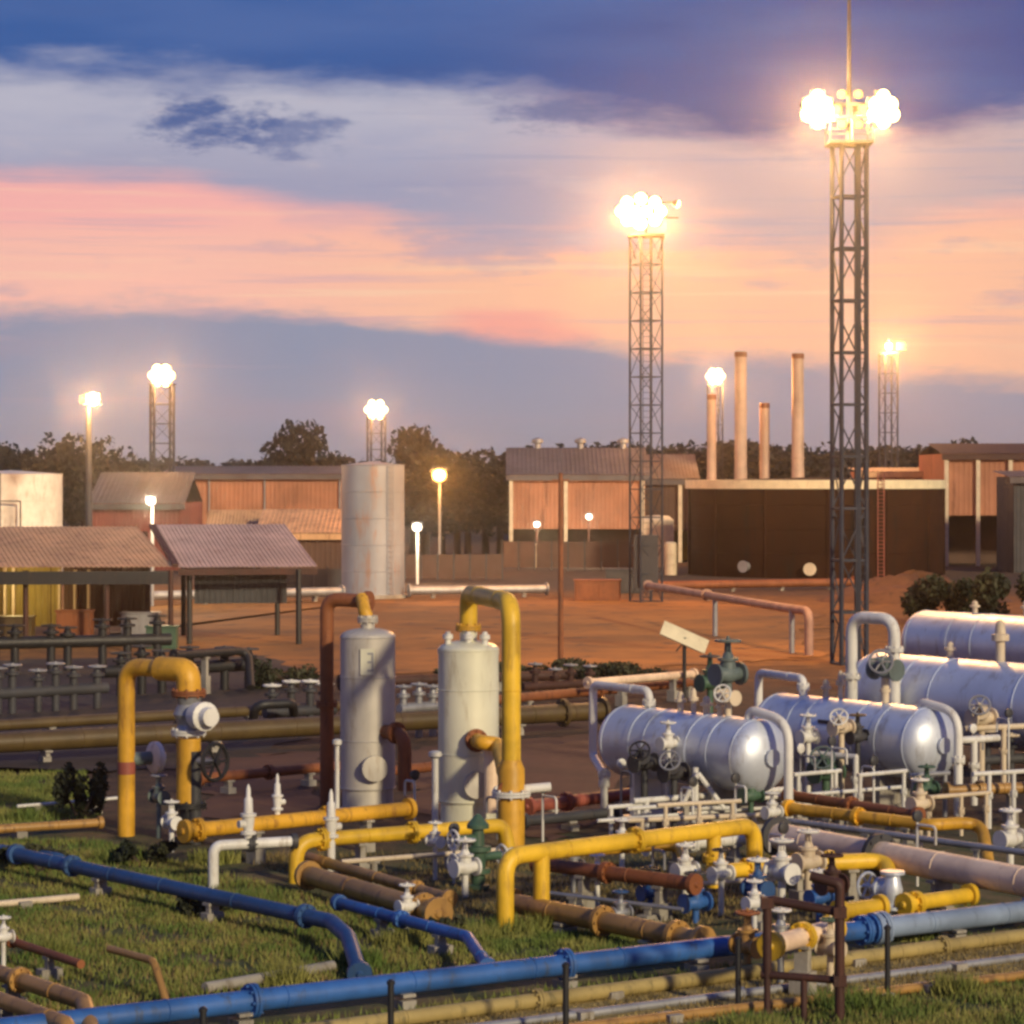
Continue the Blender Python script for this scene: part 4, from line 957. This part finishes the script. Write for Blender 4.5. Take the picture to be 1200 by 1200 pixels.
# ------------------------------------------------------------------ buildings
def sheet_mesh(name, w, L, mat, rib=.035, n=4):
    """one profiled metal sheet: w across, L along local y, ribs along y"""
    mb = MB(); xs_ = []
    for k in range(n):
        x = -w / 2 + w * k / n; s = w / n
        xs_ += [(x, 0), (x + s * .55, 0), (x + s * .65, rib), (x + s * .9, rib)]
    xs_.append((w / 2, 0))
    vs_ = [(x, y, z + dz) for dz in (0, -.012) for y in (0, L) for x, z in xs_]; m = len(xs_)
    fs = []
    for b in (0, 2 * m):
        for i in range(m - 1):
            f = (b + i, b + i + 1, b + m + i + 1, b + m + i); fs.append(f if b == 0 else f[::-1])
    fs += [(i, 2 * m + i, 2 * m + i + 1, i + 1) for i in range(m - 1)]
    mb.add(vs_, fs); return mb.mesh(name, mat, sharp=20)
def roof_of(t, e0, e1, r0, r1, mat, wsheet=1.0, name='roof_sheet'):
    """sheets side by side from the eave e0-e1 up to the ridge r0-r1"""
    e0, e1, r0, r1 = map(Vector, (e0, e1, r0, r1)); n_ = max(1, round((e1 - e0).length / wsheet))
    xd = (e1 - e0) / n_; yd = r0 - e0; zd = xd.cross(yd).normalized()
    me_ = sheet_mesh(name, 1, 1, mat, .035)
    for k in range(n_):
        M = Matrix(((xd.x * 1.02, yd.x, zd.x, 0), (xd.y * 1.02, yd.y, zd.y, 0), (xd.z * 1.02, yd.z, zd.z, 0), (0, 0, 0, 1)))
        p = e0 + xd * (k + .5) + zd * (.006 * (k % 2) + random.uniform(0, .008))
        # parallelogram sheets need sheared vertices, so bake them
        m2 = me_.copy(); m2.transform(Matrix.Translation(p - ORG[t.name]) @ M)
        link_part(name, m2, t)
def wall_of(t, a, b, z0, z1, mat, wsheet=1.0, name='wall_sheet'):
    a, b = Vector(a), Vector(b)
    roof_of(t, flat(a) + Zv * z0, flat(b) + Zv * z0, flat(a) + Zv * z1, flat(b) + Zv * z1, mat, wsheet, name)
# open shed, two roofs
t = thing('open_shed', 'open shed with rusty orange sheet roof at the left edge', 'shed', at(0, 134))
e0, e1, r0, r1 = at(-130, 129, 3.75), at(203, 130, 3.75), at(-150, 138.5, 5.5), at(176, 139, 5.5)
roof_of(t, e0, e1, r0, r1, ROOFO, .95)
MB().bar(e0 - Zv * .5, e1 - Zv * .5, .12, .62).build('fascia', BLK, t)
MB().bar(e1 + Vector((.1, 0, .08)), r1 + Vector((.1, 0, .08)), .3, .16).build('ridge_cap', DRUST, t)
for px in (-60, 30, 125, 200): MB().cyl(at(px, 130, -.05), at(px, 130, 3.6), .13, seg=8).build('post', DRUST, t)
for px in (-60, 60, 170): MB().cyl(at(px, 138, -.05), at(px, 138, 5.3), .13, seg=8).build('post', DRUST, t)
wall_of(t, at(-140, 137.6), at(72, 137.9), .5, 3.6, WALLY, 1.25, 'wall_panel')
wall_of(t, at(75, 138.0), at(176, 138.2), .5, 3.6, WALLB, 1.2, 'wall_panel')
for px in (6, 16): MB().bar(at(px, 137.2, .4), at(px, 137.2, 3.5), .3, .12).build('lit_panel', CRM, t)
for px in (70, 88, 104): MB().bar(at(px, 137.0, 1.2), at(px, 137.0, 3.4), .42, .12).build('pale_panel', CRM, t)
t = thing('lean_to_shed', 'shed with pale pinkish sheet roof right of the rusty one', 'shed', at(270, 134))
e0, e1, r0, r1 = at(209, 130.4, 3.72), at(372, 131.5, 3.72), at(181, 139.5, 5.6), at(329, 140.2, 5.6)
roof_of(t, e0, e1, r0, r1, ROOFP, .85)
MB().bar(e0 - Zv * .22, e1 - Zv * .22, .1, .3).build('fascia', DRUST, t)
wall_of(t, at(228, 132.4), at(336, 133), 1.9, 3.4, DGRY, 1.1, 'wall_panel')
for px in (222, 350): MB().cyl(at(px, 131.3, -.05), at(px, 131.3, 3.6), .14, seg=8).build('post', BLK, t)
for px in (215, 325): MB().cyl(at(px, 139, -.05), at(px, 139, 5.3), .13, seg=8).build('post', BLK, t)
t = thing('strip_lamp', 'lit yellow strip lamp under the rusty shed roof at the left', 'strip lamp', at(15, 135.5, 3.2))
MB().box(at(15, 135.5, 3.28), (1.3, .16, .08)).build('housing', DGRY, t); MB().cyl(at(3, 135.45, 3.18), at(27, 135.45, 3.18), .06, seg=10).build('tube', LENSP, t)
lamp(t, (.2, -.6, -.3), 170, (1, .75, .3))
t = [o for o in COL.objects if o.get('label', '').startswith('open shed')][0]
# things under the sheds
def crate(label, px, Y, w, d, h, mat, z=0):
    o = at(px, Y, z); t = thing('equipment_cabinet', label, 'cabinet', o)
    MB().box(o + Zv * h / 2, (w, d, h)).build('body', mat, t); MB().box(o + Zv * (h + .04), (w + .12, d + .12, .08)).build('lid', mat, t)
    for s in (-.25, .25): MB().box(o + Vector((s * w, -d / 2 - .02, h * .5)), (w * .44, .03, h * .84)).build('door', mat, t)
    return t
crate('brown machine cabinet under the rusty shed roof', 88, 133, 1.7, 1.0, 1.5, RUST)
crate('olive cabinet at the left edge under the rusty shed roof', 20, 133, 1.6, 1.0, 1.2, OLV)
crate('grey cabinet under the pale shed roof', 165, 135, 1.8, 1.0, 1.3, GALV)
crate('dark green cabinet beside the right post of the rusty shed', 190, 128, 1.4, .9, 1.0, GRN)
crate('rust cabinet left of the second tower', 700, 178, 3.0, 1.4, 1.3, RUST)
crate('grey cabinet between the warehouse and the second tower', 730, 190, 2.4, 1.2, 1.6, DGRY)
# buildings in the distance
def hall(label, px0, px1, Y, depth, ze, zr, wmat, rmat, wsh=2.0, name='warehouse', base=0., cols=(), openz=None, ridge_mid=False):
    a, b = at(px0, Y), at(px1, Y); a2_, b2 = a + Vector((0, depth, 0)), b + Vector((0, depth, 0))
    t = thing(name, label, 'building', lerp(a, b, .5))
    wall_of(t, a, b, openz or base, ze, wmat, wsh); wall_of(t, b, b2, base, ze, wmat, 3); wall_of(t, a2_, a, base, ze, wmat, 3); wall_of(t, b2, a2_, base, ze, wmat, 4)
    ov = Vector((0, -.5, 0)); rr = depth / 2 if ridge_mid else depth
    roof_of(t, a + ov + Zv * ze - Vector((.4, 0, 0)), b + ov + Zv * ze + Vector((.4, 0, 0)), a + Vector((-.4, rr, zr)), b + Vector((.4, rr, zr)), rmat, wsh)
    if ridge_mid: roof_of(t, b2 - ov + Zv * ze, a2_ - ov + Zv * ze, b + Vector((0, rr, zr)), a + Vector((0, rr, zr)), rmat, wsh)
    MB().bar(a + ov + Zv * (ze - .3) - Vector((.4, 0, 0)), b + ov + Zv * (ze - .3) + Vector((.4, 0, 0)), .12, .5).build('fascia', rmat, t)
    for px in cols: MB().bar(at(px, Y - .25, 0), at(px, Y - .25, ze - .1), .4, .35).build('column', CRM, t)
    return t
t = hall('warehouse with grey roof and lit pink wall, centre distance', 598, 756, 256, 16, 8.3, 10.9, WALLP, ROOFG, 1.6, cols=(599, 663, 753), openz=3.2, ridge_mid=True)
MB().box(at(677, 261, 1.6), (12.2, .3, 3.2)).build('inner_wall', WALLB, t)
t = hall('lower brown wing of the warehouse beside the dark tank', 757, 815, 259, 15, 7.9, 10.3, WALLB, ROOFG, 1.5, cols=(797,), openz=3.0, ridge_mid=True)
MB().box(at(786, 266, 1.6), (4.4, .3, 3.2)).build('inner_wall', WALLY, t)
hall('red walled warehouse with broad grey roof at the left', 108, 212, 236, 16, 5.8, 8.5, WALLR, ROOFG, 1.6, ridge_mid=True)
hall('pink clad building lit by the star lamp, left distance', 192, 404, 272, 18, 8.4, 9.2, WALLP, ROOFG, 1.8, ridge_mid=True)
hall('low building with brown roof before the pink one', 305, 402, 228, 14, 3.4, 5.3, WALLB, ROOFO, 1.6, ridge_mid=True)
t = hall('small gabled hut before the pink building', 246, 300, 236, 6, 3.2, 5.2, WALLB, ROOFO, 1.2, name='hut', ridge_mid=True)
t = hall('orange lit open building at the right edge', 1108, 1300, 248, 16, 10.2, 11.2, WALLP, DRUST, 1.8, cols=(1109, 1146, 1184), openz=4.6, ridge_mid=True)
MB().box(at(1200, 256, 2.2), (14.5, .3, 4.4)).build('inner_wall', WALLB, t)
hall('dark shed at the right edge before the orange building', 1188, 1290, 230, 8, 8.1, 8.6, DGRY, ROOFG, 1.6)
hall('flat roofed pale strip building behind the dark tank', 1012, 1112, 262, 10, 8.6, 9.0, WALLP, ROOFO, 1.8)
def byl(s_): return [o for o in COL.objects if o.get('label', '').startswith(s_)][0]
t = byl('pink clad')
for px in (204, 245, 310, 398): MB().cyl(at(px, 271.75, 0), at(px, 271.75, 8.2), .09, seg=6).build('downpipe', GALV, t)
t = byl('warehouse with grey')
for px in (630, 680, 730): MB().lathe(at(px, 264, 10.4), Zv, [(0, .3), (.9, .3), (1.0, .55), (1.3, .55), (1.5, .1)], 12).build('roof_vent', GALV, t)
# low dark fence before the warehouse
def panel_fence(label, px0, px1, Y, h, mat, n_):
    a, b = at(px0, Y), at(px1, Y); t = thing('panel_fence', label, 'fence', a)
    for k in range(n_):
        p, q_ = lerp(a, b, k / n_), lerp(a, b, (k + .93) / n_)
        MB().bar(p + Zv * h * .55, q_ + Zv * h * .55, .06, h * .9).build('fence_panel', mat, t)
    for k in range(n_ + 1):
        p = lerp(a, b, k / n_ - .012); MB().bar(p - Zv * .05, p + Zv * (h + .2), .12).build('fence_post', DGRY, t)
panel_fence('low dark fence before the pink warehouse', 590, 745, 236, 2.5, WALLB, 8)
panel_fence('low grey fence left of the weathered grey tank', 300, 402, 192, 1.6, DGRY, 6)
panel_fence('low brown fence right of the weathered grey tank', 476, 590, 214, 2.0, WALLB, 6)
def longpipe(label, p, q, r, mat, n_=3): run(label, [p, q], r, mat, sup=[(0, (k + .5) / n_) for k in range(n_)], seg=10)
longpipe('grey pipe along the far side of the orange yard', g(140, 699, .6), g(400, 693, .6), .3, GALV, 4)
longpipe('purple grey pipe right of the weathered tank', g(480, 692, .5), g(640, 690, .5), .3, GALV)
longpipe('rust pipe crossing before the dark tank', g(770, 686, .5), g(1000, 682, .5), .3, RUST, 4)
longpipe('pale pipe right of the near tower before the tank', g(1015, 690, .6), g(1090, 682, .6), .28, PINK)
longpipe('brown pipe on the near side of the orange yard', g(400, 800, .5), g(690, 790, .5), .2, DRUST, 4)
# a white van-sized tank and drums by the warehouse
for lab, px, Y, r, h, m_ in (('white drum tank under the warehouse, left bay', 620, 244, .7, 1.7, WHT), ('cream drum tank under the warehouse, left bay', 634, 244, .6, 2.0, CRM), ('pale drum tank before the warehouse wing', 770, 246, 1.5, 4.2, CRM),
        ('small cream drum at the foot of the dark tank', 786, 225, .5, 2.6, CRM)):
    o = at(px, Y); t = thing('drum_tank', lab, 'tank', o)
    MB().lathe(o, Zv, [(0, r), (h, r), (h + r * .25, r * .7), (h + r * .3, .1)], 20).build('shell', m_, t)
    MB().torus(o + Zv * h * .33, Zv, r, .05, 20, 5).build('hoop', m_, t); MB().torus(o + Zv * h * .66, Zv, r, .05, 20, 5).build('hoop', m_, t)

# ------------------------------------------------------------------ trees, bushes, mound
def leaf_cloud(rng, blobs, n, s):
    """n leaf clumps spread through ragged ellipsoids"""
    vol = np.array([b[3] * b[4] * b[5] for b in blobs]); pick = rng.choice(len(blobs), n, p=vol / vol.sum())
    B = np.array(blobs)[pick]; d = rng.normal(size=(n, 3)); d /= np.linalg.norm(d, axis=1)[:, None]
    rad = rng.uniform(.35, 1.0, n) ** .6
    c = B[:, :3] + d * B[:, 3:6] * rad[:, None] * rng.uniform(.85, 1.12, (n, 1))
    a_ = rng.normal(size=(n, 3)); a_ /= np.linalg.norm(a_, axis=1)[:, None]; b_ = np.cross(a_, rng.normal(size=(n, 3))); b_ /= np.linalg.norm(b_, axis=1)[:, None]
    sz = s * rng.uniform(.5, 1.3, (n, 1))
    v = np.stack([c - a_ * sz, c + b_ * sz * .55, c + a_ * sz, c - b_ * sz * .55], 1).reshape(-1, 3)
    return v
def np_mesh(name, v, k, mat):
    me_ = bpy.data.meshes.new(name); n = len(v) // k
    me_.vertices.add(len(v)); me_.vertices.foreach_set('co', v.astype(np.float32).ravel())
    me_.loops.add(len(v)); me_.loops.foreach_set('vertex_index', np.arange(len(v), dtype=np.int32))
    me_.polygons.add(n); me_.polygons.foreach_set('loop_start', np.arange(0, len(v), k, dtype=np.int32))
    me_.update(calc_edges=True); me_.materials.append(mat); return me_
rng = np.random.default_rng(5)
TREES = []
for kind in range(5):
    h = 1.0; blobs = []
    nb_ = 7 + kind
    for k in range(nb_):
        a_ = rng.uniform(0, 6.28); rr = rng.uniform(.05, .28); z_ = rng.uniform(.38, .86)
        s_ = rng.uniform(.11, .2); blobs.append((rr * math.cos(a_), rr * math.sin(a_), z_, s_ * 1.2, s_ * 1.2, s_ * .9))
    blobs.append((0, 0, .88, .12, .12, .1))
    cm = np_mesh('crown', leaf_cloud(rng, blobs, 1500, .034), 4, LEAF)
    tm = MB(); tm.cyl((0, 0, -.01), (0, 0, .45), .03, .02, 8); tm.cyl((0, 0, .44), (.02, 0, .85), .02, .006, 8)
    for b in blobs[:6]: tm.cyl((0, 0, .3 + b[2] * .15), (b[0], b[1], b[2]), .013, .004, 6)
    TREES.append((tm.mesh('trunk', BARK), cm))
def tree(label, px, Y, py, kind=0, wide=1., group=None, name='tree'):
    o = at(px, Y); h = zat(py, Y); t = thing(name, label, 'tree', o, group)
    rz_ = random.uniform(0, 6.28); s = (h * wide, h * wide, h / .96)
    link_part('trunk', TREES[kind][0], t, (0, 0, 0), (0, 0, rz_), s); link_part('crown', TREES[kind][1], t, (0, 0, 0), (0, 0, rz_), s)
tree('tall dark tree right of the clump behind the pink building', 368, 300, 496, 0, .75)
tree('broad dark tree at the left of the clump behind the pink building', 330, 300, 512, 1, 1.1)
tree('lower tree filling the clump behind the pink building', 350, 305, 522, 2, 1.2)
tree('dark pointed tree right of the weathered grey tank', 496, 285, 502, 3, .8)
tree('spiky dark tree behind the far left mast', 55, 280, 510, 2, .9)
tree('round dark tree left of the far left mast', 86, 285, 512, 1, 1.)
tree('thin pale topped tree right of the far left mast', 128, 270, 514, 4, .8)
tree('dark tree at the far left edge', 4, 285, 522, 3, 1.1)
tree('small round tree over the orange building roof at right', 1135, 310, 516, 1, .9)
for px in range(482, 606, 17):
    tree('dark dense tree behind the sodium street lamp', px + random.uniform(-5, 5), random.uniform(262, 285), random.uniform(524, 545), random.randrange(5), 1.35, 'dense trees behind the sodium lamp')
for px in range(606, 1075, 15):
    f = (px - 606) / 469
    tree('dark tree of the far tree line behind the warehouse', px + random.uniform(-5, 5), random.uniform(340, 380), random.uniform(522, 536) - 4 * math.sin(f * 3.1), random.randrange(5), 1.25, 'far tree line behind the warehouse')
for px in list(range(-20, 310, 17)) + list(range(310, 480, 20)):
    tree('low dark tree of the far left tree line', px + random.uniform(-6, 6), random.uniform(330, 370), random.uniform(535, 546), random.randrange(5), 1.5, 'far tree line at the left')
# bushes
def bush(label, o, w, h, mat, n, s, seed, group=None):
    r_ = np.random.default_rng(seed); bl_ = []
    for k in range(12):
        q_ = r_.uniform(.5, 1.35); bl_.append((r_.uniform(-w / 2.3, w / 2.3), r_.uniform(-w / 4, w / 4), r_.uniform(.2, .78) * h, w * .12 * q_, w * .12 * q_, h * .24 * q_))
    t = thing('bush', label, 'bush', o, group)
    v = leaf_cloud(r_, bl_, n, s); v[:, 2] = np.maximum(v[:, 2], -.02); link_part('foliage', np_mesh('foliage', v, 4, mat), t)
    st = MB()
    for k in range(5): st.cyl((0, 0, -.05), (bl_[k][0], bl_[k][1], bl_[k][2]), .05, .02, 6)
    link_part('stem', st.mesh('stem', BARK), t)
bush('large dark bush on the mound at the right', at(1118, 150), 6.2, 3.0, LEAF2, 5200, .17, 11)
bush('dark bush at the right edge behind the rear vessel', at(1186, 146), 5.6, 3.4, LEAF2, 4800, .17, 12)
bush('dark weedy bush by the tan pipe at the left', at(93, 64), 1.2, 1.35, LEAF2, 1600, .09, 13)
bush('low dark weeds at the left end of the dull blue pipe', at(45, 55.5), 1.5, .55, LEAF2, 1500, .07, 14)
bush('leafy weeds between the yellow loop and the dull blue pipe', at(165, 56.6), 1.4, .5, LEAF2, 1300, .07, 15)
bush('weeds under the dull blue pipe at its middle', at(245, 49.8), 1.1, .4, LEAF2, 1000, .06, 16)
bush('weeds beside the thin blue pipe end', at(520, 47.5), .9, .4, LEAF2, 900, .06, 17)
bush('low bush behind the long olive pipe', at(720, 104), 3.2, .9, LEAF2, 1500, .1, 18)
bush('scrub strip on the near side of the yard, right of the pole', at(705, 109), 5, .8, LEAF2, 2200, .1, 21)
bush('scrub strip on the near side of the yard behind the goose neck', at(615, 106), 4, .9, LEAF2, 2000, .1, 22)
bush('scrub on the near side of the orange yard', at(560, 108), 3.5, 1.0, LEAF2, 1500, .1, 19)
bush('scrub patch left behind the dull vessel', at(350, 104), 3.5, 1.2, LEAF2, 1500, .1, 20)
# dirt mound
bm = MB(); n_, m_ = 28, 10; c = at(1072, 178); vs_ = []; fs_ = []
for j in range(m_ + 1):
    for i in range(n_):
        rr = j / m_; a_ = 2 * math.pi * i / n_
        z_ = 1.7 * (1 - rr ** 1.6) * (1 + .12 * math.sin(3 * a_ + j) + .1 * random.uniform(-1, 1)) if j < m_ else -.05
        vs_.append(c + Vector((math.cos(a_) * rr * 6.5, math.sin(a_) * rr * 5, z_)))
for j in range(m_):
    for i in range(n_): fs_.append((j * n_ + i, (j + 1) * n_ + i, (j + 1) * n_ + (i + 1) % n_, j * n_ + (i + 1) % n_))
bm.add(vs_, fs_); struct('earth_mound', bm, MOUND, sharp=80)

# ------------------------------------------------------------------ humid evening air
hm_, nt, b_ = nodes('evening_haze'); nt.nodes.remove(b_)
pv = nt.nodes.new('ShaderNodeVolumePrincipled'); pv.inputs['Color'].default_value = (.95, .93, .93, 1); pv.inputs['Density'].default_value = HAZE; pv.inputs['Anisotropy'].default_value = HAZE_G
nt.links.new(pv.outputs[0], nt.nodes['Material Output'].inputs['Volume'])
hz = MB().box((0, 1090, 17.), (2440, 2420, 36)).build('haze', hm_); hz['kind'] = 'stuff'

# ------------------------------------------------------------------ grass and stones
def inside(pt, poly):
    x, y = pt[:, 0], pt[:, 1]; r_ = np.zeros(len(pt), bool); n = len(poly)
    for i in range(n):
        x0, y0 = poly[i][:2]; x1, y1 = poly[(i + 1) % n][:2]
        c = ((y0 > y) != (y1 > y)) & (x < (x1 - x0) * (y - y0) / (y1 - y0 + 1e-9) + x0); r_ ^= c
    return r_
def grass(name, polys, n, h, mat, seed, clump=.5):
    r_ = np.random.default_rng(seed); out = []
    for poly, share in polys:
        P = np.array([p[:2] for p in poly]); lo, hi = P.min(0), P.max(0); k = int(n * share)
        pt = r_.uniform(lo, hi, (k * 3, 2)); pt = pt[inside(pt, poly)][:k]
        f = np.sin(pt[:, 0] * 1.7 + np.sin(pt[:, 1] * 2.1)) * np.cos(pt[:, 1] * 1.3 + pt[:, 0] * .4) + .5 * np.sin(pt[:, 0] * 5.1) * np.sin(pt[:, 1] * 4.3)
        out.append(pt[f + r_.normal(0, .5, len(pt)) > -.15 - clump])
    pt = np.concatenate(out); k = len(pt); a_ = r_.uniform(0, 6.28, k); hh = h * r_.uniform(.4, 1.3, k); w = .012 + .012 * r_.random(k)
    lean = r_.normal(0, .35, (k, 2)) * hh[:, None]
    v = np.zeros((k, 3, 3)); v[:, 0, 0] = pt[:, 0] - w * np.cos(a_); v[:, 0, 1] = pt[:, 1] - w * np.sin(a_)
    v[:, 1, 0] = pt[:, 0] + w * np.cos(a_); v[:, 1, 1] = pt[:, 1] + w * np.sin(a_)
    v[:, 2, :2] = pt + lean; v[:, 2, 2] = hh; v[:, :2, 2] = -.04
    o = bpy.data.objects.new(name, np_mesh(name, v.reshape(-1, 3), 3, mat)); COL.objects.link(o); o['kind'] = 'stuff'
    return o
left_lawn = [g(-60, 985), g(110, 985), g(330, 1040), g(560, 1100), g(560, 1128), g(110, 1182), g(-60, 1195)]
left_back = [g(-60, 905), g(100, 905), g(120, 962), g(-60, 975)]
mid_lawn = [g(560, 1085), g(800, 1100), g(760, 1115), g(560, 1135)]
right_low = [g(1320, 1130), g(1060, 1168), g(800, 1205), g(800, 1260), g(1320, 1260)]
strip = [g(200, 1215), g(1300, 1075), g(1300, 1085), g(300, 1222)]
grass('grass', [(left_lawn, .45), (left_back, .14), (mid_lawn, .06), (right_low, .28), (strip, .07)], 120000, .11, GRASS, 1, .22)
path_ = [g(330, 1228), g(800, 1148), g(1290, 1082), g(1290, 1128), g(1060, 1165), g(740, 1215)]
grass('dry_grass', [(left_lawn, .35), (right_low, .2), (path_, .2), ([g(250, 1000), g(1000, 1000), g(1100, 1090), g(560, 1085)], .25)], 52000, .10, DRYG, 2, .15)
spots = [g(px, py) for px, py in ((15, 1010), (200, 1045), (290, 1062), (420, 1132), (330, 1150), (60, 1120), (150, 1008), (540, 1102), (600, 1092), (650, 1090), (720, 1128), (470, 1108), (1060, 1098), (1150, 1080), (880, 1212), (1000, 1180), (1120, 1165), (40, 960), (80, 930), (250, 1010))]
grass('weeds', [([p + Vector((rx * math.cos(a_ * 1.05), rx * .8 * math.sin(a_ * 1.05), 0)) for a_ in range(6)], .05) for p in spots for rx in (random.uniform(.35, .8),)], 14000, .28, GRASS, 8, .8)
r_ = np.random.default_rng(3); sv = []; cl = []
base = np.array([(1, 0, 0), (-.5, .8, 0), (-.5, -.8, 0), (0, 0, .8)])
poly = [g(330, 1228), g(800, 1148), g(1290, 1082), g(1290, 1128), g(1060, 1165), g(740, 1215)]
P = np.array([p[:2] for p in poly]); pt = r_.uniform(P.min(0), P.max(0), (9000, 2)); pt = pt[inside(pt, poly)]
for p in pt:
    a_ = r_.uniform(0, 6.28); s = r_.uniform(.015, .05); c_, s_ = math.cos(a_), math.sin(a_)
    q = base * s * r_.uniform(.6, 1.4, 3); q = np.stack([q[:, 0] * c_ - q[:, 1] * s_, q[:, 0] * s_ + q[:, 1] * c_, q[:, 2]], 1) + np.array([p[0], p[1], .004])
    for f in ((0, 1, 3), (1, 2, 3), (2, 0, 3)): sv.append(q[list(f)])
for k in range(5000):
    px, py = r_.uniform(-20, 1220), r_.uniform(695, 1010); p = g(px, py)
    if math.sin(p.x * .31 + 2 * math.sin(p.y * .13)) * math.cos(p.y * .17) + r_.normal(0, .25) < .25: continue; a_ = r_.uniform(0, 6.28); s = r_.uniform(.03, .12) * (1 if py > 800 else 1.6); c_, s_ = math.cos(a_), math.sin(a_)
    q = base * s * r_.uniform(.6, 1.4, 3); q = np.stack([q[:, 0] * c_ - q[:, 1] * s_, q[:, 0] * s_ + q[:, 1] * c_, q[:, 2] * .7], 1) + np.array([p[0], p[1], .004])
    for f in ((0, 1, 3), (1, 2, 3), (2, 0, 3)): cl.append(q[list(f)])
o = bpy.data.objects.new('clods', np_mesh('clods', np.array(cl).reshape(-1, 3), 3, MOUND)); COL.objects.link(o); o['kind'] = 'stuff'
o = bpy.data.objects.new('gravel', np_mesh('gravel', np.array(sv).reshape(-1, 3), 3, GRAV)); COL.objects.link(o); o['kind'] = 'stuff'
